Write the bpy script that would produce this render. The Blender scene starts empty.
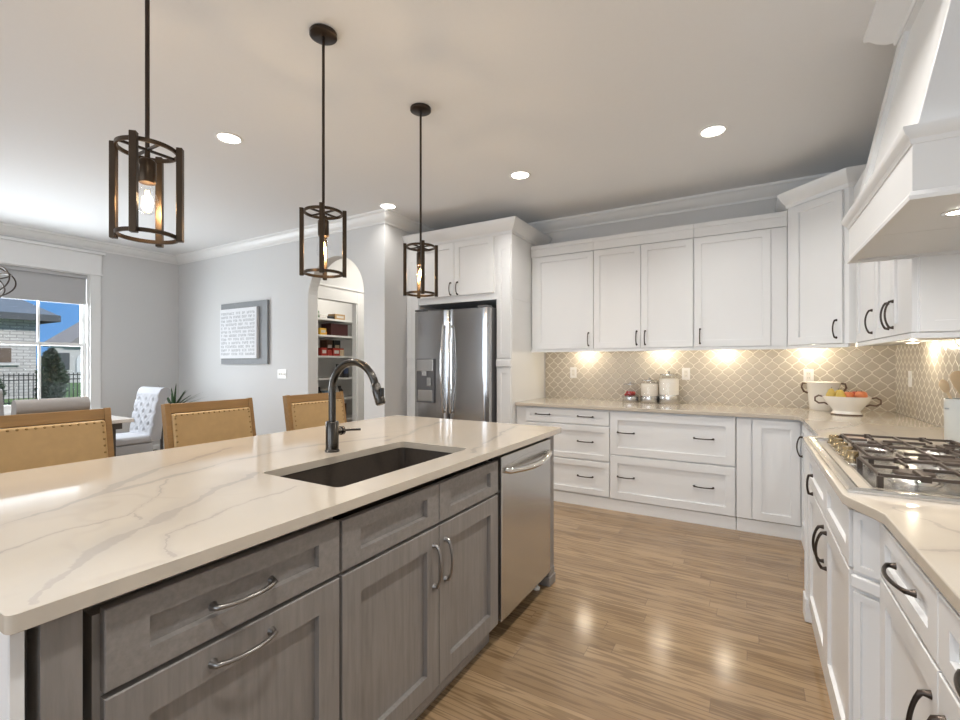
import bpy, bmesh, math, random
from mathutils import Vector, Matrix

C = bpy.context.scene.collection
S = bpy.context.scene
PI = math.pi
R = math.radians
random.seed(7)

# ------------------------------------------------------------------ camera
cam_data = bpy.data.cameras.new('camera')
cam_data.sensor_width = 36.0
cam_data.lens = 36.0 * 460.0 / 960.0
cam_data.shift_y = 3.0 / 960.0
cam_data.clip_start = 0.05
cam_data.clip_end = 300.0
cam = bpy.data.objects.new('camera', cam_data)
cam.location = (0, 0, 1.30)
cam.rotation_euler = (R(90), 0, R(30.4))
C.objects.link(cam)
S.camera = cam

# ------------------------------------------------------------------ world, sun, window daylight, exposure
S.view_settings.view_transform = 'Standard'
S.view_settings.look = 'None'
S.view_settings.exposure = 0.13
S.view_settings.gamma = 1.0
S.view_settings.use_curve_mapping = False
S.cycles.max_bounces = 10
S.cycles.diffuse_bounces = 6
S.cycles.glossy_bounces = 5
S.cycles.transparent_max_bounces = 16
S.cycles.sample_clamp_indirect = 6.0
S.cycles.caustics_reflective = False
S.cycles.caustics_refractive = False

world = bpy.data.worlds.new('sky_world')
S.world = world
world.use_nodes = True
wn = world.node_tree
wn.nodes.clear()
w_out = wn.nodes.new('ShaderNodeOutputWorld')
w_bg = wn.nodes.new('ShaderNodeBackground')
w_tc = wn.nodes.new('ShaderNodeTexCoord')
w_no = wn.nodes.new('ShaderNodeTexNoise')
w_no.inputs['Scale'].default_value = 5.5
w_no.inputs['Detail'].default_value = 6.0
w_rp = wn.nodes.new('ShaderNodeValToRGB')
w_rp.color_ramp.elements[0].position = 0.50
w_rp.color_ramp.elements[0].color = (0.13, 0.34, 0.72, 1)
w_rp.color_ramp.elements[1].position = 0.66
w_rp.color_ramp.elements[1].color = (0.86, 0.90, 0.96, 1)
wn.links.new(w_tc.outputs['Generated'], w_no.inputs['Vector'])
wn.links.new(w_no.outputs['Fac'], w_rp.inputs['Fac'])
wn.links.new(w_rp.outputs['Color'], w_bg.inputs['Color'])
wn.links.new(w_bg.outputs['Background'], w_out.inputs['Surface'])
w_bg.inputs['Strength'].default_value = 1.0


def light(name, kind, loc, energy, color=(1, 1, 1), rot=(0, 0, 0), size=None, size_y=None, parent=None, spot=None, radius=None):
    d = bpy.data.lights.new(name, kind)
    d.energy = energy
    d.color = color
    if kind == 'AREA':
        d.shape = 'RECTANGLE' if size_y else 'DISK'
        d.size = size
        if size_y:
            d.size_y = size_y
    if kind == 'SPOT':
        d.spot_size = spot
        d.spot_blend = 0.8
    if radius is not None:
        d.shadow_soft_size = radius
    o = bpy.data.objects.new(name, d)
    o.location = loc
    o.rotation_euler = rot
    C.objects.link(o)
    if parent:
        o.parent = parent
    return o


sun = light('sun', 'SUN', (8, 6, 20), 3.2, (1.0, 0.95, 0.88), (R(0), R(58), R(15)))
sun.data.angle = R(0.6)
# daylight at the rear windows (behind the camera) and at the dining windows
DAY = (0.88, 0.945, 1.0)
light('daylight_rear', 'AREA', (-3.3, -3.36, 1.45), 55, DAY, (R(90), 0, 0), 2.5, 2.1)
light('daylight_rear', 'AREA', (-.45, -3.36, 1.45), 45, DAY, (R(90), 0, 0), 2.5, 2.1)
light('daylight_dining', 'AREA', (-7.60, 1.60, 1.55), 170, DAY, (R(90), 0, R(-90)), 1.9, 1.6)

# ------------------------------------------------------------------ node helpers and materials


class NT:
    def __init__(self, name):
        self.m = bpy.data.materials.new(name)
        self.m.use_nodes = True
        self.t = self.m.node_tree
        self.b = self.t.nodes['Principled BSDF']
        self.out = self.t.nodes['Material Output']

    def put(self, sock, v):
        if v is None:
            return
        if hasattr(v, 'is_linked') or isinstance(v, bpy.types.NodeSocket):
            self.t.links.new(v, sock)
        else:
            if isinstance(v, (tuple, list)) and len(v) == 3 and sock.type == 'RGBA':
                v = (*v, 1)
            sock.default_value = v

    def node(self, typ, **kw):
        n = self.t.nodes.new(typ)
        for k, v in kw.items():
            self.put(n.inputs[k], v)
        return n

    def math(self, op, a, b=None, c=None, clamp=False):
        n = self.t.nodes.new('ShaderNodeMath')
        n.operation = op
        n.use_clamp = clamp
        self.put(n.inputs[0], a)
        self.put(n.inputs[1], b)
        self.put(n.inputs[2], c)
        return n.outputs[0]

    def vmath(self, op, a, b=None, scale=None):
        n = self.t.nodes.new('ShaderNodeVectorMath')
        n.operation = op
        self.put(n.inputs[0], a)
        self.put(n.inputs[1], b)
        if scale is not None:
            self.put(n.inputs['Scale'], scale)
        return n.outputs['Value'] if op in ('DOT_PRODUCT', 'LENGTH', 'DISTANCE') else n.outputs[0]

    def coord(self):
        return self.t.nodes.new('ShaderNodeTexCoord').outputs['Object']

    def sep(self, v):
        n = self.node('ShaderNodeSeparateXYZ', Vector=v)
        return n.outputs

    def comb(self, x=0.0, y=0.0, z=0.0):
        return self.node('ShaderNodeCombineXYZ', X=x, Y=y, Z=z).outputs[0]

    def noise(self, v, scale, detail=2.0, rough=0.5, out='Fac'):
        return self.node('ShaderNodeTexNoise', Vector=v, Scale=scale, Detail=detail, Roughness=rough).outputs[out]

    def white(self, v):
        n = self.t.nodes.new('ShaderNodeTexWhiteNoise')
        n.noise_dimensions = '3D'
        self.put(n.inputs['Vector'], v)
        return n.outputs['Value']

    def smooth(self, v, a, b, to0=0.0, to1=1.0):
        n = self.t.nodes.new('ShaderNodeMapRange')
        n.interpolation_type = 'SMOOTHSTEP'
        self.put(n.inputs['Value'], v)
        n.inputs['From Min'].default_value = a
        n.inputs['From Max'].default_value = b
        n.inputs['To Min'].default_value = to0
        n.inputs['To Max'].default_value = to1
        return n.outputs[0]

    def mix(self, f, a, b):
        n = self.t.nodes.new('ShaderNodeMix')
        n.data_type = 'RGBA'
        self.put(n.inputs[0], f)
        self.put(n.inputs[6], a)
        self.put(n.inputs[7], b)
        return n.outputs[2]

    def bump(self, h, strength=0.3, dist=0.01):
        n = self.node('ShaderNodeBump', Height=h, Strength=strength, Distance=dist)
        self.t.links.new(n.outputs[0], self.b.inputs['Normal'])

    def set(self, **kw):
        for k, v in kw.items():
            self.put(self.b.inputs[k.replace('_', ' ')], v)
        return self.m


def plain(name, col, rough=0.5, metal=0.0, var=0.04, scale=12.0, bump=0.0, stretch=(1, 1, 1), **kw):
    """a painted / plain surface with slight procedural variation"""
    t = NT(name)
    v = t.vmath('MULTIPLY', t.coord(), stretch)
    n = t.noise(v, scale, 3.0)
    lo = tuple(c * (1 - var) for c in col)
    hi = tuple(min(1, c * (1 + var)) for c in col)
    t.set(Base_Color=t.mix(n, lo, hi), Roughness=rough, Metallic=metal, **kw)
    if bump:
        t.bump(n, bump, 0.002)
    return t.m


def emissive(name, col, strength):
    t = NT(name)
    return t.set(Base_Color=col, Emission_Color=col, Emission_Strength=strength)


def glass_mat(name, tint=(1, 1, 1), gloss=0.12):
    t = NT(name)
    tr = t.node('ShaderNodeBsdfTransparent', Color=(*tint, 1))
    gl = t.node('ShaderNodeBsdfGlossy', Roughness=0.02)
    fr = t.node('ShaderNodeLayerWeight', Blend=0.5)
    f = t.math('MULTIPLY_ADD', t.math('POWER', fr.outputs['Facing'], 4.0), 0.5, gloss * 0.25, clamp=True)
    mx = t.node('ShaderNodeMixShader')
    t.put(mx.inputs[0], f)
    t.t.links.new(tr.outputs[0], mx.inputs[1])
    t.t.links.new(gl.outputs[0], mx.inputs[2])
    t.t.links.new(mx.outputs[0], t.out.inputs['Surface'])
    return t.m


def wood_floor():
    t = NT('oak_floor')
    x, y, z = t.sep(t.coord())
    row = t.math('FLOOR', t.math('DIVIDE', y, 0.083))
    r1 = t.white(t.comb(row, 3.1, 0.0))
    xo = t.math('MULTIPLY_ADD', r1, 7.3, x)
    col = t.math('FLOOR', t.math('DIVIDE', xo, 1.15))
    idn = t.white(t.comb(row, col, 1.7))
    gv = t.comb(t.math('MULTIPLY_ADD', idn, 31.0, t.math('MULTIPLY', x, 0.55)), t.math('MULTIPLY', y, 8.5), t.math('MULTIPLY', idn, 9.0))
    g1 = t.noise(gv, 2.2, 3.0, 0.5)
    gv2 = t.comb(t.math('MULTIPLY_ADD', idn, 17.0, t.math('MULTIPLY', x, 3.0)), t.math('MULTIPLY', y, 90.0), 0.0)
    g2 = t.noise(gv2, 2.0, 3.0, 0.6)
    # cathedral grain
    ring = t.math('SINE', t.math('MULTIPLY', g1, 36.0))
    base = t.mix(idn, (0.235, 0.152, 0.080), (0.335, 0.226, 0.126))
    dark = t.mix(idn, (0.105, 0.062, 0.029), (0.150, 0.093, 0.046))
    f = t.math('MULTIPLY', t.smooth(ring, 0.0, 1.0), 0.62)
    c1 = t.mix(f, base, dark)
    c2 = t.mix(t.smooth(g2, 0.50, 0.75, 0.0, 0.45), c1, dark)
    fy = t.math('FRACT', t.math('DIVIDE', y, 0.083))
    fx = t.math('FRACT', t.math('DIVIDE', xo, 1.15))
    gy = t.math('LESS_THAN', t.math('PINGPONG', fy, 0.5), 0.014)
    gx = t.math('LESS_THAN', t.math('PINGPONG', fx, 0.5), 0.0012)
    gap = t.math('MAXIMUM', gy, gx)
    c3 = t.mix(t.math('MULTIPLY', gap, 0.55), c2, (0.09, 0.06, 0.04))
    t.set(Base_Color=c3, Roughness=t.smooth(g1, 0.2, 0.8, 0.13, 0.22), Specular_IOR_Level=0.6)
    t.bump(t.math('MULTIPLY_ADD', gap, -0.6, t.math('MULTIPLY', g1, 0.5)), 0.22, 0.003)
    return t.m


VEINS = [
    (0.021, [(-0.988, 0.275), (-1.061, 0.318), (-1.124, 0.375), (-1.184, 0.443), (-1.213, 0.506), (-1.251, 0.59), (-1.331, 0.7), (-1.414, 0.817), (-1.49, 0.985)]),
    (0.018, [(-1.649, 0.600), (-1.748, 0.704), (-1.865, 0.848), (-1.93, 1.02), (-2.04, 1.25)]),
    (0.014, [(-1.642, 0.585), (-1.655, 0.68), (-1.70, 0.811), (-1.772, 1.077), (-1.783, 1.405), (-1.64, 1.835)]),
    (0.010, [(-1.50, 0.30), (-1.585, 0.47), (-1.642, 0.585)]),
    (0.004, [(-1.307, 0.311), (-1.371, 0.44), (-1.362, 0.55), (-1.476, 0.671), (-1.661, 0.785)]),
    (0.004, [(-1.367, 0.57), (-1.285, 0.562)]),
    (0.006, [(-0.995, 0.478), (-1.045, 0.494), (-1.138, 0.544), (-1.150, 0.60)]),
    (0.004, [(-1.150, 0.60), (-1.205, 0.75), (-1.22, 0.96)]),
    (0.015, [(-1.557, 1.726), (-1.60, 1.95), (-1.679, 2.134), (-1.762, 2.516)]),
    (0.011, [(-1.04, 1.70), (-1.172, 2.212), (-1.257, 2.60)]),
]


def quartz(name, veins=None, base=(0.510, 0.452, 0.375)):
    t = NT(name)
    co = t.coord()
    dn = t.vmath('SUBTRACT', t.noise(co, 9.0, 4.0, 0.6, 'Color'), (0.5, 0.5, 0.5))
    p = t.vmath('ADD', co, t.vmath('SCALE', dn, scale=0.075))
    px, py, pz = t.sep(p)
    p2 = t.comb(px, py, 0.0)
    wmod = t.smooth(t.noise(co, 7.0, 3.0), 0.30, 0.72, 0.25, 1.7)
    d = None
    if veins:
        for w, pts in veins:
            for a, b in zip(pts[:-1], pts[1:]):
                ax, ay = a
                bx, by = b
                ba = (bx - ax, by - ay, 0.0)
                L2 = ba[0] ** 2 + ba[1] ** 2
                pa = t.vmath('SUBTRACT', p2, (ax, ay, 0.0))
                h = t.math('MULTIPLY', t.vmath('DOT_PRODUCT', pa, ba), 1.0 / L2, clamp=True)
                dd = t.vmath('DISTANCE', pa, t.vmath('SCALE', ba, scale=h))
                dd = t.math('DIVIDE', dd, w)
                d = dd if d is None else t.math('MINIMUM', d, dd)
        q = t.math('DIVIDE', d, wmod)
        core = t.smooth(q, 0.45, 1.0, 0.54, 0.0)
        edge = t.smooth(d, 0.5, 4.0, 0.16, 0.0)
        f = t.math('MAXIMUM', core, edge)
    else:
        f = 0.0
    # faint background veining everywhere
    rot = t.math('ADD', t.math('MULTIPLY', px, 0.8), t.math('MULTIPLY', py, -0.55))
    big = t.noise(t.vmath('MULTIPLY', co, (1.0, 1.0, 1.0)), 1.3, 3.0)
    s = t.math('PINGPONG', t.math('ADD', t.math('MULTIPLY', rot, 1.6 if not veins else 0.9), t.math('MULTIPLY', big, 2.2)), 0.5)
    bgv = t.smooth(s, 0.0, 0.06 if not veins else 0.035, 0.55 if not veins else 0.16, 0.0)
    msk = t.smooth(t.noise(co, 2.1, 2.0), 0.36, 0.56)
    f = t.math('MAXIMUM', f, t.math('MULTIPLY', bgv, msk))
    cloud = t.mix(t.noise(co, 3.0, 4.0), tuple(c * 0.95 for c in base), tuple(min(1, c * 1.04) for c in base))
    t.set(Base_Color=t.mix(f, cloud, (0.30, 0.275, 0.255)), Roughness=0.09, Specular_IOR_Level=0.55)
    return t.m


def tile_mat(name, axis):
    t = NT(name)
    c = t.sep(t.coord())
    h = c[axis]
    z = c[2]
    W, Hh = 0.098, 0.106
    cs = t.math('COSINE', t.math('MULTIPLY', z, 2 * PI / Hh))
    off = t.math('MULTIPLY', cs, W / 4)

    def dist(u):
        fr = t.math('FRACT', t.math('DIVIDE', u, W))
        return t.math('MULTIPLY', t.math('PINGPONG', fr, 0.5), W)
    d = t.math('MINIMUM', dist(t.math('SUBTRACT', h, off)), dist(t.math('ADD', t.math('SUBTRACT', h, W / 2), off)))
    sn = t.math('SINE', t.math('MULTIPLY', z, 2 * PI / Hh))
    slope = t.math('SQRT', t.math('MULTIPLY_ADD', t.math('MULTIPLY', sn, sn), 1.9, 1.0))
    d = t.math('DIVIDE', d, slope)
    g = t.smooth(d, 0.0022, 0.0042, 1.0, 0.0)
    body = t.mix(t.noise(t.coord(), 9.0, 2.0), (0.455, 0.405, 0.335), (0.53, 0.475, 0.395))
    t.set(Base_Color=t.mix(g, body, (0.74, 0.70, 0.62)), Roughness=t.math('MULTIPLY_ADD', g, 0.4, 0.24))
    t.bump(t.smooth(d, 0.002, 0.012), 0.35, 0.004)
    return t.m


def stained(name, col, dirn):
    """grey-stained / natural wood with the grain along dirn (0 x, 1 y, 2 z)"""
    t = NT(name)
    st = [34.0, 34.0, 34.0]
    st[dirn] = 2.6
    v = t.vmath('MULTIPLY', t.coord(), tuple(st))
    n = t.noise(v, 1.6, 5.0, 0.65)
    b = t.noise(t.coord(), 5.0, 3.0)
    lo = tuple(c * 0.84 for c in col)
    hi = tuple(c * 1.14 for c in col)
    c1 = t.mix(t.smooth(n, 0.25, 0.75), lo, hi)
    t.set(Base_Color=t.mix(t.smooth(b, 0.3, 0.8, 0.0, 0.35), c1, tuple(c * 0.8 for c in col)), Roughness=0.42)
    t.bump(n, 0.12, 0.002)
    return t.m


def steel(name, col=(0.60, 0.59, 0.57), rough=0.26, axis=2):
    t = NT(name)
    st = [420.0, 420.0, 420.0]
    st[axis] = 6.0
    n = t.noise(t.vmath('MULTIPLY', t.coord(), tuple(st)), 1.0, 2.0)
    t.set(Base_Color=t.mix(n, tuple(c * 0.985 for c in col), tuple(min(1, c * 1.015) for c in col)), Metallic=1.0,
          Roughness=t.smooth(n, 0.2, 0.8, rough * 0.95, rough * 1.05))
    return t.m


MAT = {}
MAT['wall'] = plain('wall_paint', (0.645, 0.645, 0.64), 0.75, var=0.015, scale=60, bump=0.03)
MAT['ceiling'] = plain('ceiling_paint', (0.775, 0.78, 0.785), 0.85, var=0.01, scale=40)
MAT['trim'] = plain('white_trim_paint', (0.80, 0.80, 0.79), 0.4, var=0.01)
MAT['cab'] = plain('white_cabinet_paint', (0.735, 0.74, 0.742), 0.34, var=0.012, scale=6)
MAT['gap'] = plain('shadow_gap', (0.05, 0.05, 0.05), 0.8)
MAT['floor'] = wood_floor()
MAT['quartz_island'] = quartz('veined_quartz_island', VEINS)
VEINS_P = [
    (0.016, [(.33, 1.62), (.40, 1.47), (.50, 1.39), (.60, 1.22), (.80, 1.05)]),
    (0.008, [(.31, 1.28), (.42, 1.33), (.50, 1.39)]),
    (0.014, [(.255, 2.35), (.262, 2.15), (.275, 1.95)]),
    (0.012, [(.15, 4.18), (.45, 4.30), (.72, 4.18), (.98, 3.85)]),
    (0.010, [(.33, 3.25), (.55, 3.60), (.62, 3.95), (.90, 4.4)]),
    (0.012, [(-1.9, 4.25), (-1.45, 4.45), (-1.0, 4.30), (-.55, 4.52)]),
    (0.010, [(-.75, 4.10), (-.30, 4.40), (.10, 4.35)]),
]
MAT['quartz'] = quartz('veined_quartz', VEINS_P)
MAT['tile_x'] = tile_mat('lantern_tile_back', 0)
MAT['tile_y'] = tile_mat('lantern_tile_side', 1)
MAT['grey_v'] = stained('grey_stained_wood', (0.225, 0.207, 0.193), 2)
MAT['grey_h'] = stained('grey_stained_wood_rail', (0.225, 0.207, 0.193), 1)
MAT['oak'] = stained('honey_oak', (0.29, 0.165, 0.058), 1)
MAT['leather'] = plain('tan_leather', (0.44, 0.295, 0.135), 0.42, var=0.10, scale=30, bump=0.08)
MAT['steel'] = steel('brushed_steel')
MAT['steel_h'] = steel('brushed_steel_across', axis=1)
MAT['steel_fridge'] = steel('fridge_steel', (0.56, 0.565, 0.575), 0.15)
MAT['chrome'] = plain('polished_steel', (0.70, 0.69, 0.68), 0.12, 1.0, 0.02)
MAT['pewter'] = plain('pewter_handle', (0.30, 0.285, 0.27), 0.28, 1.0, 0.08)
MAT['bronze'] = plain('dark_bronze', (0.060, 0.047, 0.039), 0.30, 0.9, 0.15)
MAT['brass'] = plain('aged_bronze_bar', (0.065, 0.046, 0.031), 0.36, 0.9, 0.2)
MAT['gunmetal'] = plain('gunmetal', (0.085, 0.078, 0.07), 0.22, 1.0, 0.1)
MAT['iron'] = plain('cast_iron', (0.070, 0.052, 0.040), 0.5, 0.3, 0.2)
MAT['black'] = plain('black_plastic', (0.012, 0.012, 0.012), 0.4)
MAT['dkgrey'] = plain('dark_grey_plastic', (0.10, 0.10, 0.105), 0.4)
MAT['sink'] = plain('dark_composite', (0.072, 0.058, 0.047), 0.34, 0.25, 0.15, 80)
MAT['glass'] = glass_mat('clear_glass')
MAT['jar_glass'] = glass_mat('jar_glass', (0.98, 0.98, 0.98), 0.15)
MAT['ceramic'] = plain('white_ceramic', (0.78, 0.75, 0.69), 0.2, var=0.02)
MAT['ceramic_blue'] = plain('pale_glazed_crock', (0.60, 0.62, 0.60), 0.28, var=0.02)
MAT['spoonwood'] = plain('utensil_wood', (0.70, 0.53, 0.33), 0.5, var=0.12, scale=20)
MAT['spoonwood_dk'] = plain('dark_utensil_wood', (0.36, 0.19, 0.07), 0.5, var=0.12, scale=20)
MAT['fabric_w'] = plain('white_linen', (0.43, 0.44, 0.47), 0.9, var=0.05, scale=120, bump=0.15)
MAT['fabric_g'] = plain('grey_linen', (0.30, 0.285, 0.275), 0.9, var=0.08, scale=120, bump=0.15)
MAT['plate'] = plain('white_plastic_plate', (0.82, 0.81, 0.79), 0.35, var=0.01)
MAT['lens'] = emissive('lamp_lens', (1.0, 0.96, 0.88), 9.0)
MAT['puck'] = emissive('puck_lens', (1.0, 0.88, 0.66), 8.0)
MAT['filament'] = emissive('filament', (1.0, 0.60, 0.20), 45.0)
MAT['shade'] = plain('roller_shade_fabric', (0.46, 0.46, 0.465), 0.9, var=0.03, scale=90)
MAT['paper'] = plain('white_canvas', (0.74, 0.75, 0.77), 0.7)
MAT['letters'] = plain('grey_lettering', (0.40, 0.41, 0.43), 0.7)
MAT['board'] = plain('grey_board', (0.23, 0.24, 0.25), 0.6, var=0.1)
MAT['leaf'] = plain('dark_leaf', (0.028, 0.075, 0.022), 0.4, var=0.3)

# ------------------------------------------------------------------ mesh helpers


class MB:
    def __init__(self):
        self.bm = bmesh.new()
        self.mi = 0
        self.mats = []

    def _new(self, verts, faces):
        vs = [self.bm.verts.new(v) for v in verts]
        out = []
        for f in faces:
            try:
                fc = self.bm.faces.new([vs[i] for i in f])
                fc.material_index = self.mi
                out.append(fc)
            except ValueError:
                pass
        return vs

    def box(self, x0, x1, y0, y1, z0, z1):
        v = [(x0, y0, z0), (x1, y0, z0), (x1, y1, z0), (x0, y1, z0), (x0, y0, z1), (x1, y0, z1), (x1, y1, z1), (x0, y1, z1)]
        self._new(v, [(3, 2, 1, 0), (4, 5, 6, 7), (0, 1, 5, 4), (1, 2, 6, 5), (2, 3, 7, 6), (3, 0, 4, 7)])
        return self

    def prism(self, poly, z0, z1):
        """poly: ccw list of (x, y), may be concave"""
        n = len(poly)
        bot = [self.bm.verts.new((p[0], p[1], z0)) for p in poly]
        top = [self.bm.verts.new((p[0], p[1], z1)) for p in poly]
        fs = [self.bm.faces.new(top), self.bm.faces.new(bot[::-1])]
        for i in range(n):
            j = (i + 1) % n
            fs.append(self.bm.faces.new([bot[i], bot[j], top[j], top[i]]))
        for f in fs:
            f.material_index = self.mi
        return self

    def prism_axis(self, poly, a0, a1, axis):
        """poly in the two other axes; extruded along axis ('x' -> (y,z), 'y' -> (x,z))"""
        n = len(poly)
        mk = (lambda p, a: (a, p[0], p[1])) if axis == 'x' else (lambda p, a: (p[0], a, p[1]))
        A = [self.bm.verts.new(mk(p, a0)) for p in poly]
        B = [self.bm.verts.new(mk(p, a1)) for p in poly]
        self.bm.faces.new(A)
        self.bm.faces.new(B[::-1])
        for i in range(n):
            j = (i + 1) % n
            self.bm.faces.new([A[j], A[i], B[i], B[j]])
        return self

    def lathe(self, prof, cx=0.0, cy=0.0, seg=24, sx=1.0, sy=1.0, cap=True):
        """prof: list of (r, z) bottom to top"""
        rings = []
        for r, z in prof:
            rings.append([self.bm.verts.new((cx + r * sx * math.cos(2 * PI * k / seg), cy + r * sy * math.sin(2 * PI * k / seg), z)) for k in range(seg)])
        for a, b in zip(rings[:-1], rings[1:]):
            for k in range(seg):
                f = self.bm.faces.new([a[k], a[(k + 1) % seg], b[(k + 1) % seg], b[k]])
                f.material_index = self.mi
        if cap:
            for ring, rev in ((rings[0], True), (rings[-1], False)):
                f = self.bm.faces.new(ring[::-1] if rev else ring)
                f.material_index = self.mi
        return self

    def tube(self, pts, r, seg=10, cap=True, radii=None):
        pts = [Vector(p) for p in pts]
        n = len(pts)
        tang = []
        for i in range(n):
            a = pts[max(i - 1, 0)]
            b = pts[min(i + 1, n - 1)]
            tang.append((b - a).normalized())
        up = Vector((0, 0, 1)) if abs(tang[0].z) < 0.9 else Vector((1, 0, 0))
        nrm = (up - tang[0] * up.dot(tang[0])).normalized()
        rings = []
        for i in range(n):
            nrm = (nrm - tang[i] * nrm.dot(tang[i])).normalized()
            bn = tang[i].cross(nrm)
            rr = radii[i] if radii else r
            rings.append([self.bm.verts.new(pts[i] + (nrm * math.cos(2 * PI * k / seg) + bn * math.sin(2 * PI * k / seg)) * rr) for k in range(seg)])
        for a, b in zip(rings[:-1], rings[1:]):
            for k in range(seg):
                f = self.bm.faces.new([a[k], a[(k + 1) % seg], b[(k + 1) % seg], b[k]])
                f.material_index = self.mi
        if cap:
            self.bm.faces.new(rings[0][::-1]).material_index = self.mi
            self.bm.faces.new(rings[-1]).material_index = self.mi
        return self

    def loop_tube(self, pts, r, seg=8):
        """closed tube"""
        pts = [Vector(p) for p in pts]
        n = len(pts)
        rings = []
        c = sum(pts, Vector()) / n
        for i in range(n):
            tg = (pts[(i + 1) % n] - pts[i - 1]).normalized()
            rad = (pts[i] - c).normalized()
            rad = (rad - tg * rad.dot(tg)).normalized()
            bn = tg.cross(rad)
            rings.append([self.bm.verts.new(pts[i] + (rad * math.cos(2 * PI * k / seg) + bn * math.sin(2 * PI * k / seg)) * r) for k in range(seg)])
        for i in range(n):
            a, b = rings[i], rings[(i + 1) % n]
            for k in range(seg):
                self.bm.faces.new([a[k], a[(k + 1) % seg], b[(k + 1) % seg], b[k]]).material_index = self.mi
        return self

    def sweep(self, prof, path, closed=False):
        """prof: closed polygon of (out, z); path: list of (x, y); 'out' points to the right of travel"""
        n = len(path)
        P = [Vector((p[0], p[1])) for p in path]
        offs = []
        for i in range(n):
            def nr(a, b):
                d = (b - a).normalized()
                return Vector((d.y, -d.x))
            if closed or 0 < i < n - 1:
                n1 = nr(P[i - 1], P[i])
                n2 = nr(P[i], P[(i + 1) % n])
                m = (n1 + n2)
                m = m / max(m.dot(n1), 1e-6)
            elif i == 0:
                m = nr(P[0], P[1])
            else:
                m = nr(P[-2], P[-1])
            offs.append(m)
        rings = [[self.bm.verts.new((P[i].x + offs[i].x * o, P[i].y + offs[i].y * o, z)) for o, z in prof] for i in range(n)]
        m = len(prof)
        for i in range(n if closed else n - 1):
            a, b = rings[i], rings[(i + 1) % n]
            for k in range(m):
                self.bm.faces.new([a[k], a[(k + 1) % m], b[(k + 1) % m], b[k]])
        if not closed:
            self.bm.faces.new(rings[0])
            self.bm.faces.new(rings[-1][::-1])
        return self

    def shaker(self, x0, x1, z0, z1, yb=0.0, t=0.02, st=0.058, rec=0.009, st_z=None):
        """recessed-panel front: back at yb, front at yb - t (local -y is the front)"""
        sz = st_z or st
        yf = yb - t
        c = 0.0012

        def rect(ix, iz, y):
            return [(x0 + ix, y, z0 + iz), (x1 - ix, y, z0 + iz), (x1 - ix, y, z1 - iz), (x0 + ix, y, z1 - iz)]
        V = rect(0, 0, yb) + rect(0, 0, yf + 0.002) + rect(0.002, 0.002, yf) + rect(st, sz, yf) + rect(st + c, sz + c, yf + rec)
        F = [(0, 3, 2, 1)]
        for k in range(4):
            a, b = 4 * k, 4 * (k + 1)
            for i in range(4):
                j = (i + 1) % 4
                F.append((a + i, a + j, b + j, b + i))
        F.append((16, 17, 18, 19))
        self._new(V, F)
        return self

    def dome(self, c, r, h, axis, seg=6):
        """small hemispherical stud on +x"""
        cx, cy, cz = c
        base = [self.bm.verts.new((cx, cy + r * math.cos(2 * PI * k / seg), cz + r * math.sin(2 * PI * k / seg))) for k in range(seg)]
        mid = [self.bm.verts.new((cx + h * 0.75, cy + r * 0.65 * math.cos(2 * PI * k / seg), cz + r * 0.65 * math.sin(2 * PI * k / seg))) for k in range(seg)]
        top = self.bm.verts.new((cx + h, cy, cz))
        for k in range(seg):
            j = (k + 1) % seg
            self.bm.faces.new([base[k], base[j], mid[j], mid[k]])
            self.bm.faces.new([mid[k], mid[j], top])
        self.bm.faces.new(base[::-1])
        return self

    def xf(self, mat):
        bmesh.ops.transform(self.bm, matrix=mat, verts=self.bm.verts)
        return self

    def build(self, name, mats, parent=None, bevel=0.0, smooth=False, seg=2, loc=None, rot=None, sharp=35):
        bm = self.bm
        bmesh.ops.recalc_face_normals(bm, faces=bm.faces)
        me = bpy.data.meshes.new(name)
        bm.to_mesh(me)
        bm.free()
        o = bpy.data.objects.new(name, me)
        C.objects.link(o)
        for m in (mats if isinstance(mats, (list, tuple)) else [mats]):
            me.materials.append(m)
        if smooth or bevel:
            me.polygons.foreach_set('use_smooth', [True] * len(me.polygons))
            me.set_sharp_from_angle(angle=R(sharp))
        if bevel:
            b = o.modifiers.new('bevel', 'BEVEL')
            b.width = bevel
            b.segments = seg
            b.limit_method = 'ANGLE'
            b.angle_limit = R(40)
            b.harden_normals = True
        if parent:
            o.parent = parent
        if loc:
            o.location = loc
        if rot:
            o.rotation_euler = rot
        return o


def tag(o, label, cat, group=None, kind=None):
    if label:
        o['label'] = label
    if cat:
        o['category'] = cat
    if group:
        o['group'] = group
    if kind:
        o['kind'] = kind
    return o


def thing(name, label, cat, loc=(0, 0, 0), rz=0.0, group=None):
    o = bpy.data.objects.new(name, None)
    o.empty_display_size = 0.1
    C.objects.link(o)
    o.location = loc
    o.rotation_euler = (0, 0, rz)
    return tag(o, label, cat, group)


def struct(o):
    o['kind'] = 'structure'
    return o


def dup(root, loc, rz=None, label=None, group=None):
    def rec(o, parent):
        c = o.copy()
        C.objects.link(c)
        if parent:
            c.parent = parent
        for ch in list(o.children):
            rec(ch, c)
        return c
    r = rec(root, None)
    r.location = loc
    if rz is not None:
        r.rotation_euler = (0, 0, rz)
    if label:
        r['label'] = label
    if group:
        r['group'] = group
    return r


def part_copy(o, parent, loc):
    c = o.copy()
    C.objects.link(c)
    c.parent = parent
    c.location = loc
    return c


def arc(cx, cz, r, a0, a1, n):
    return [(cx + r * math.cos(a0 + (a1 - a0) * k / n), cz + r * math.sin(a0 + (a1 - a0) * k / n)) for k in range(n + 1)]

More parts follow.
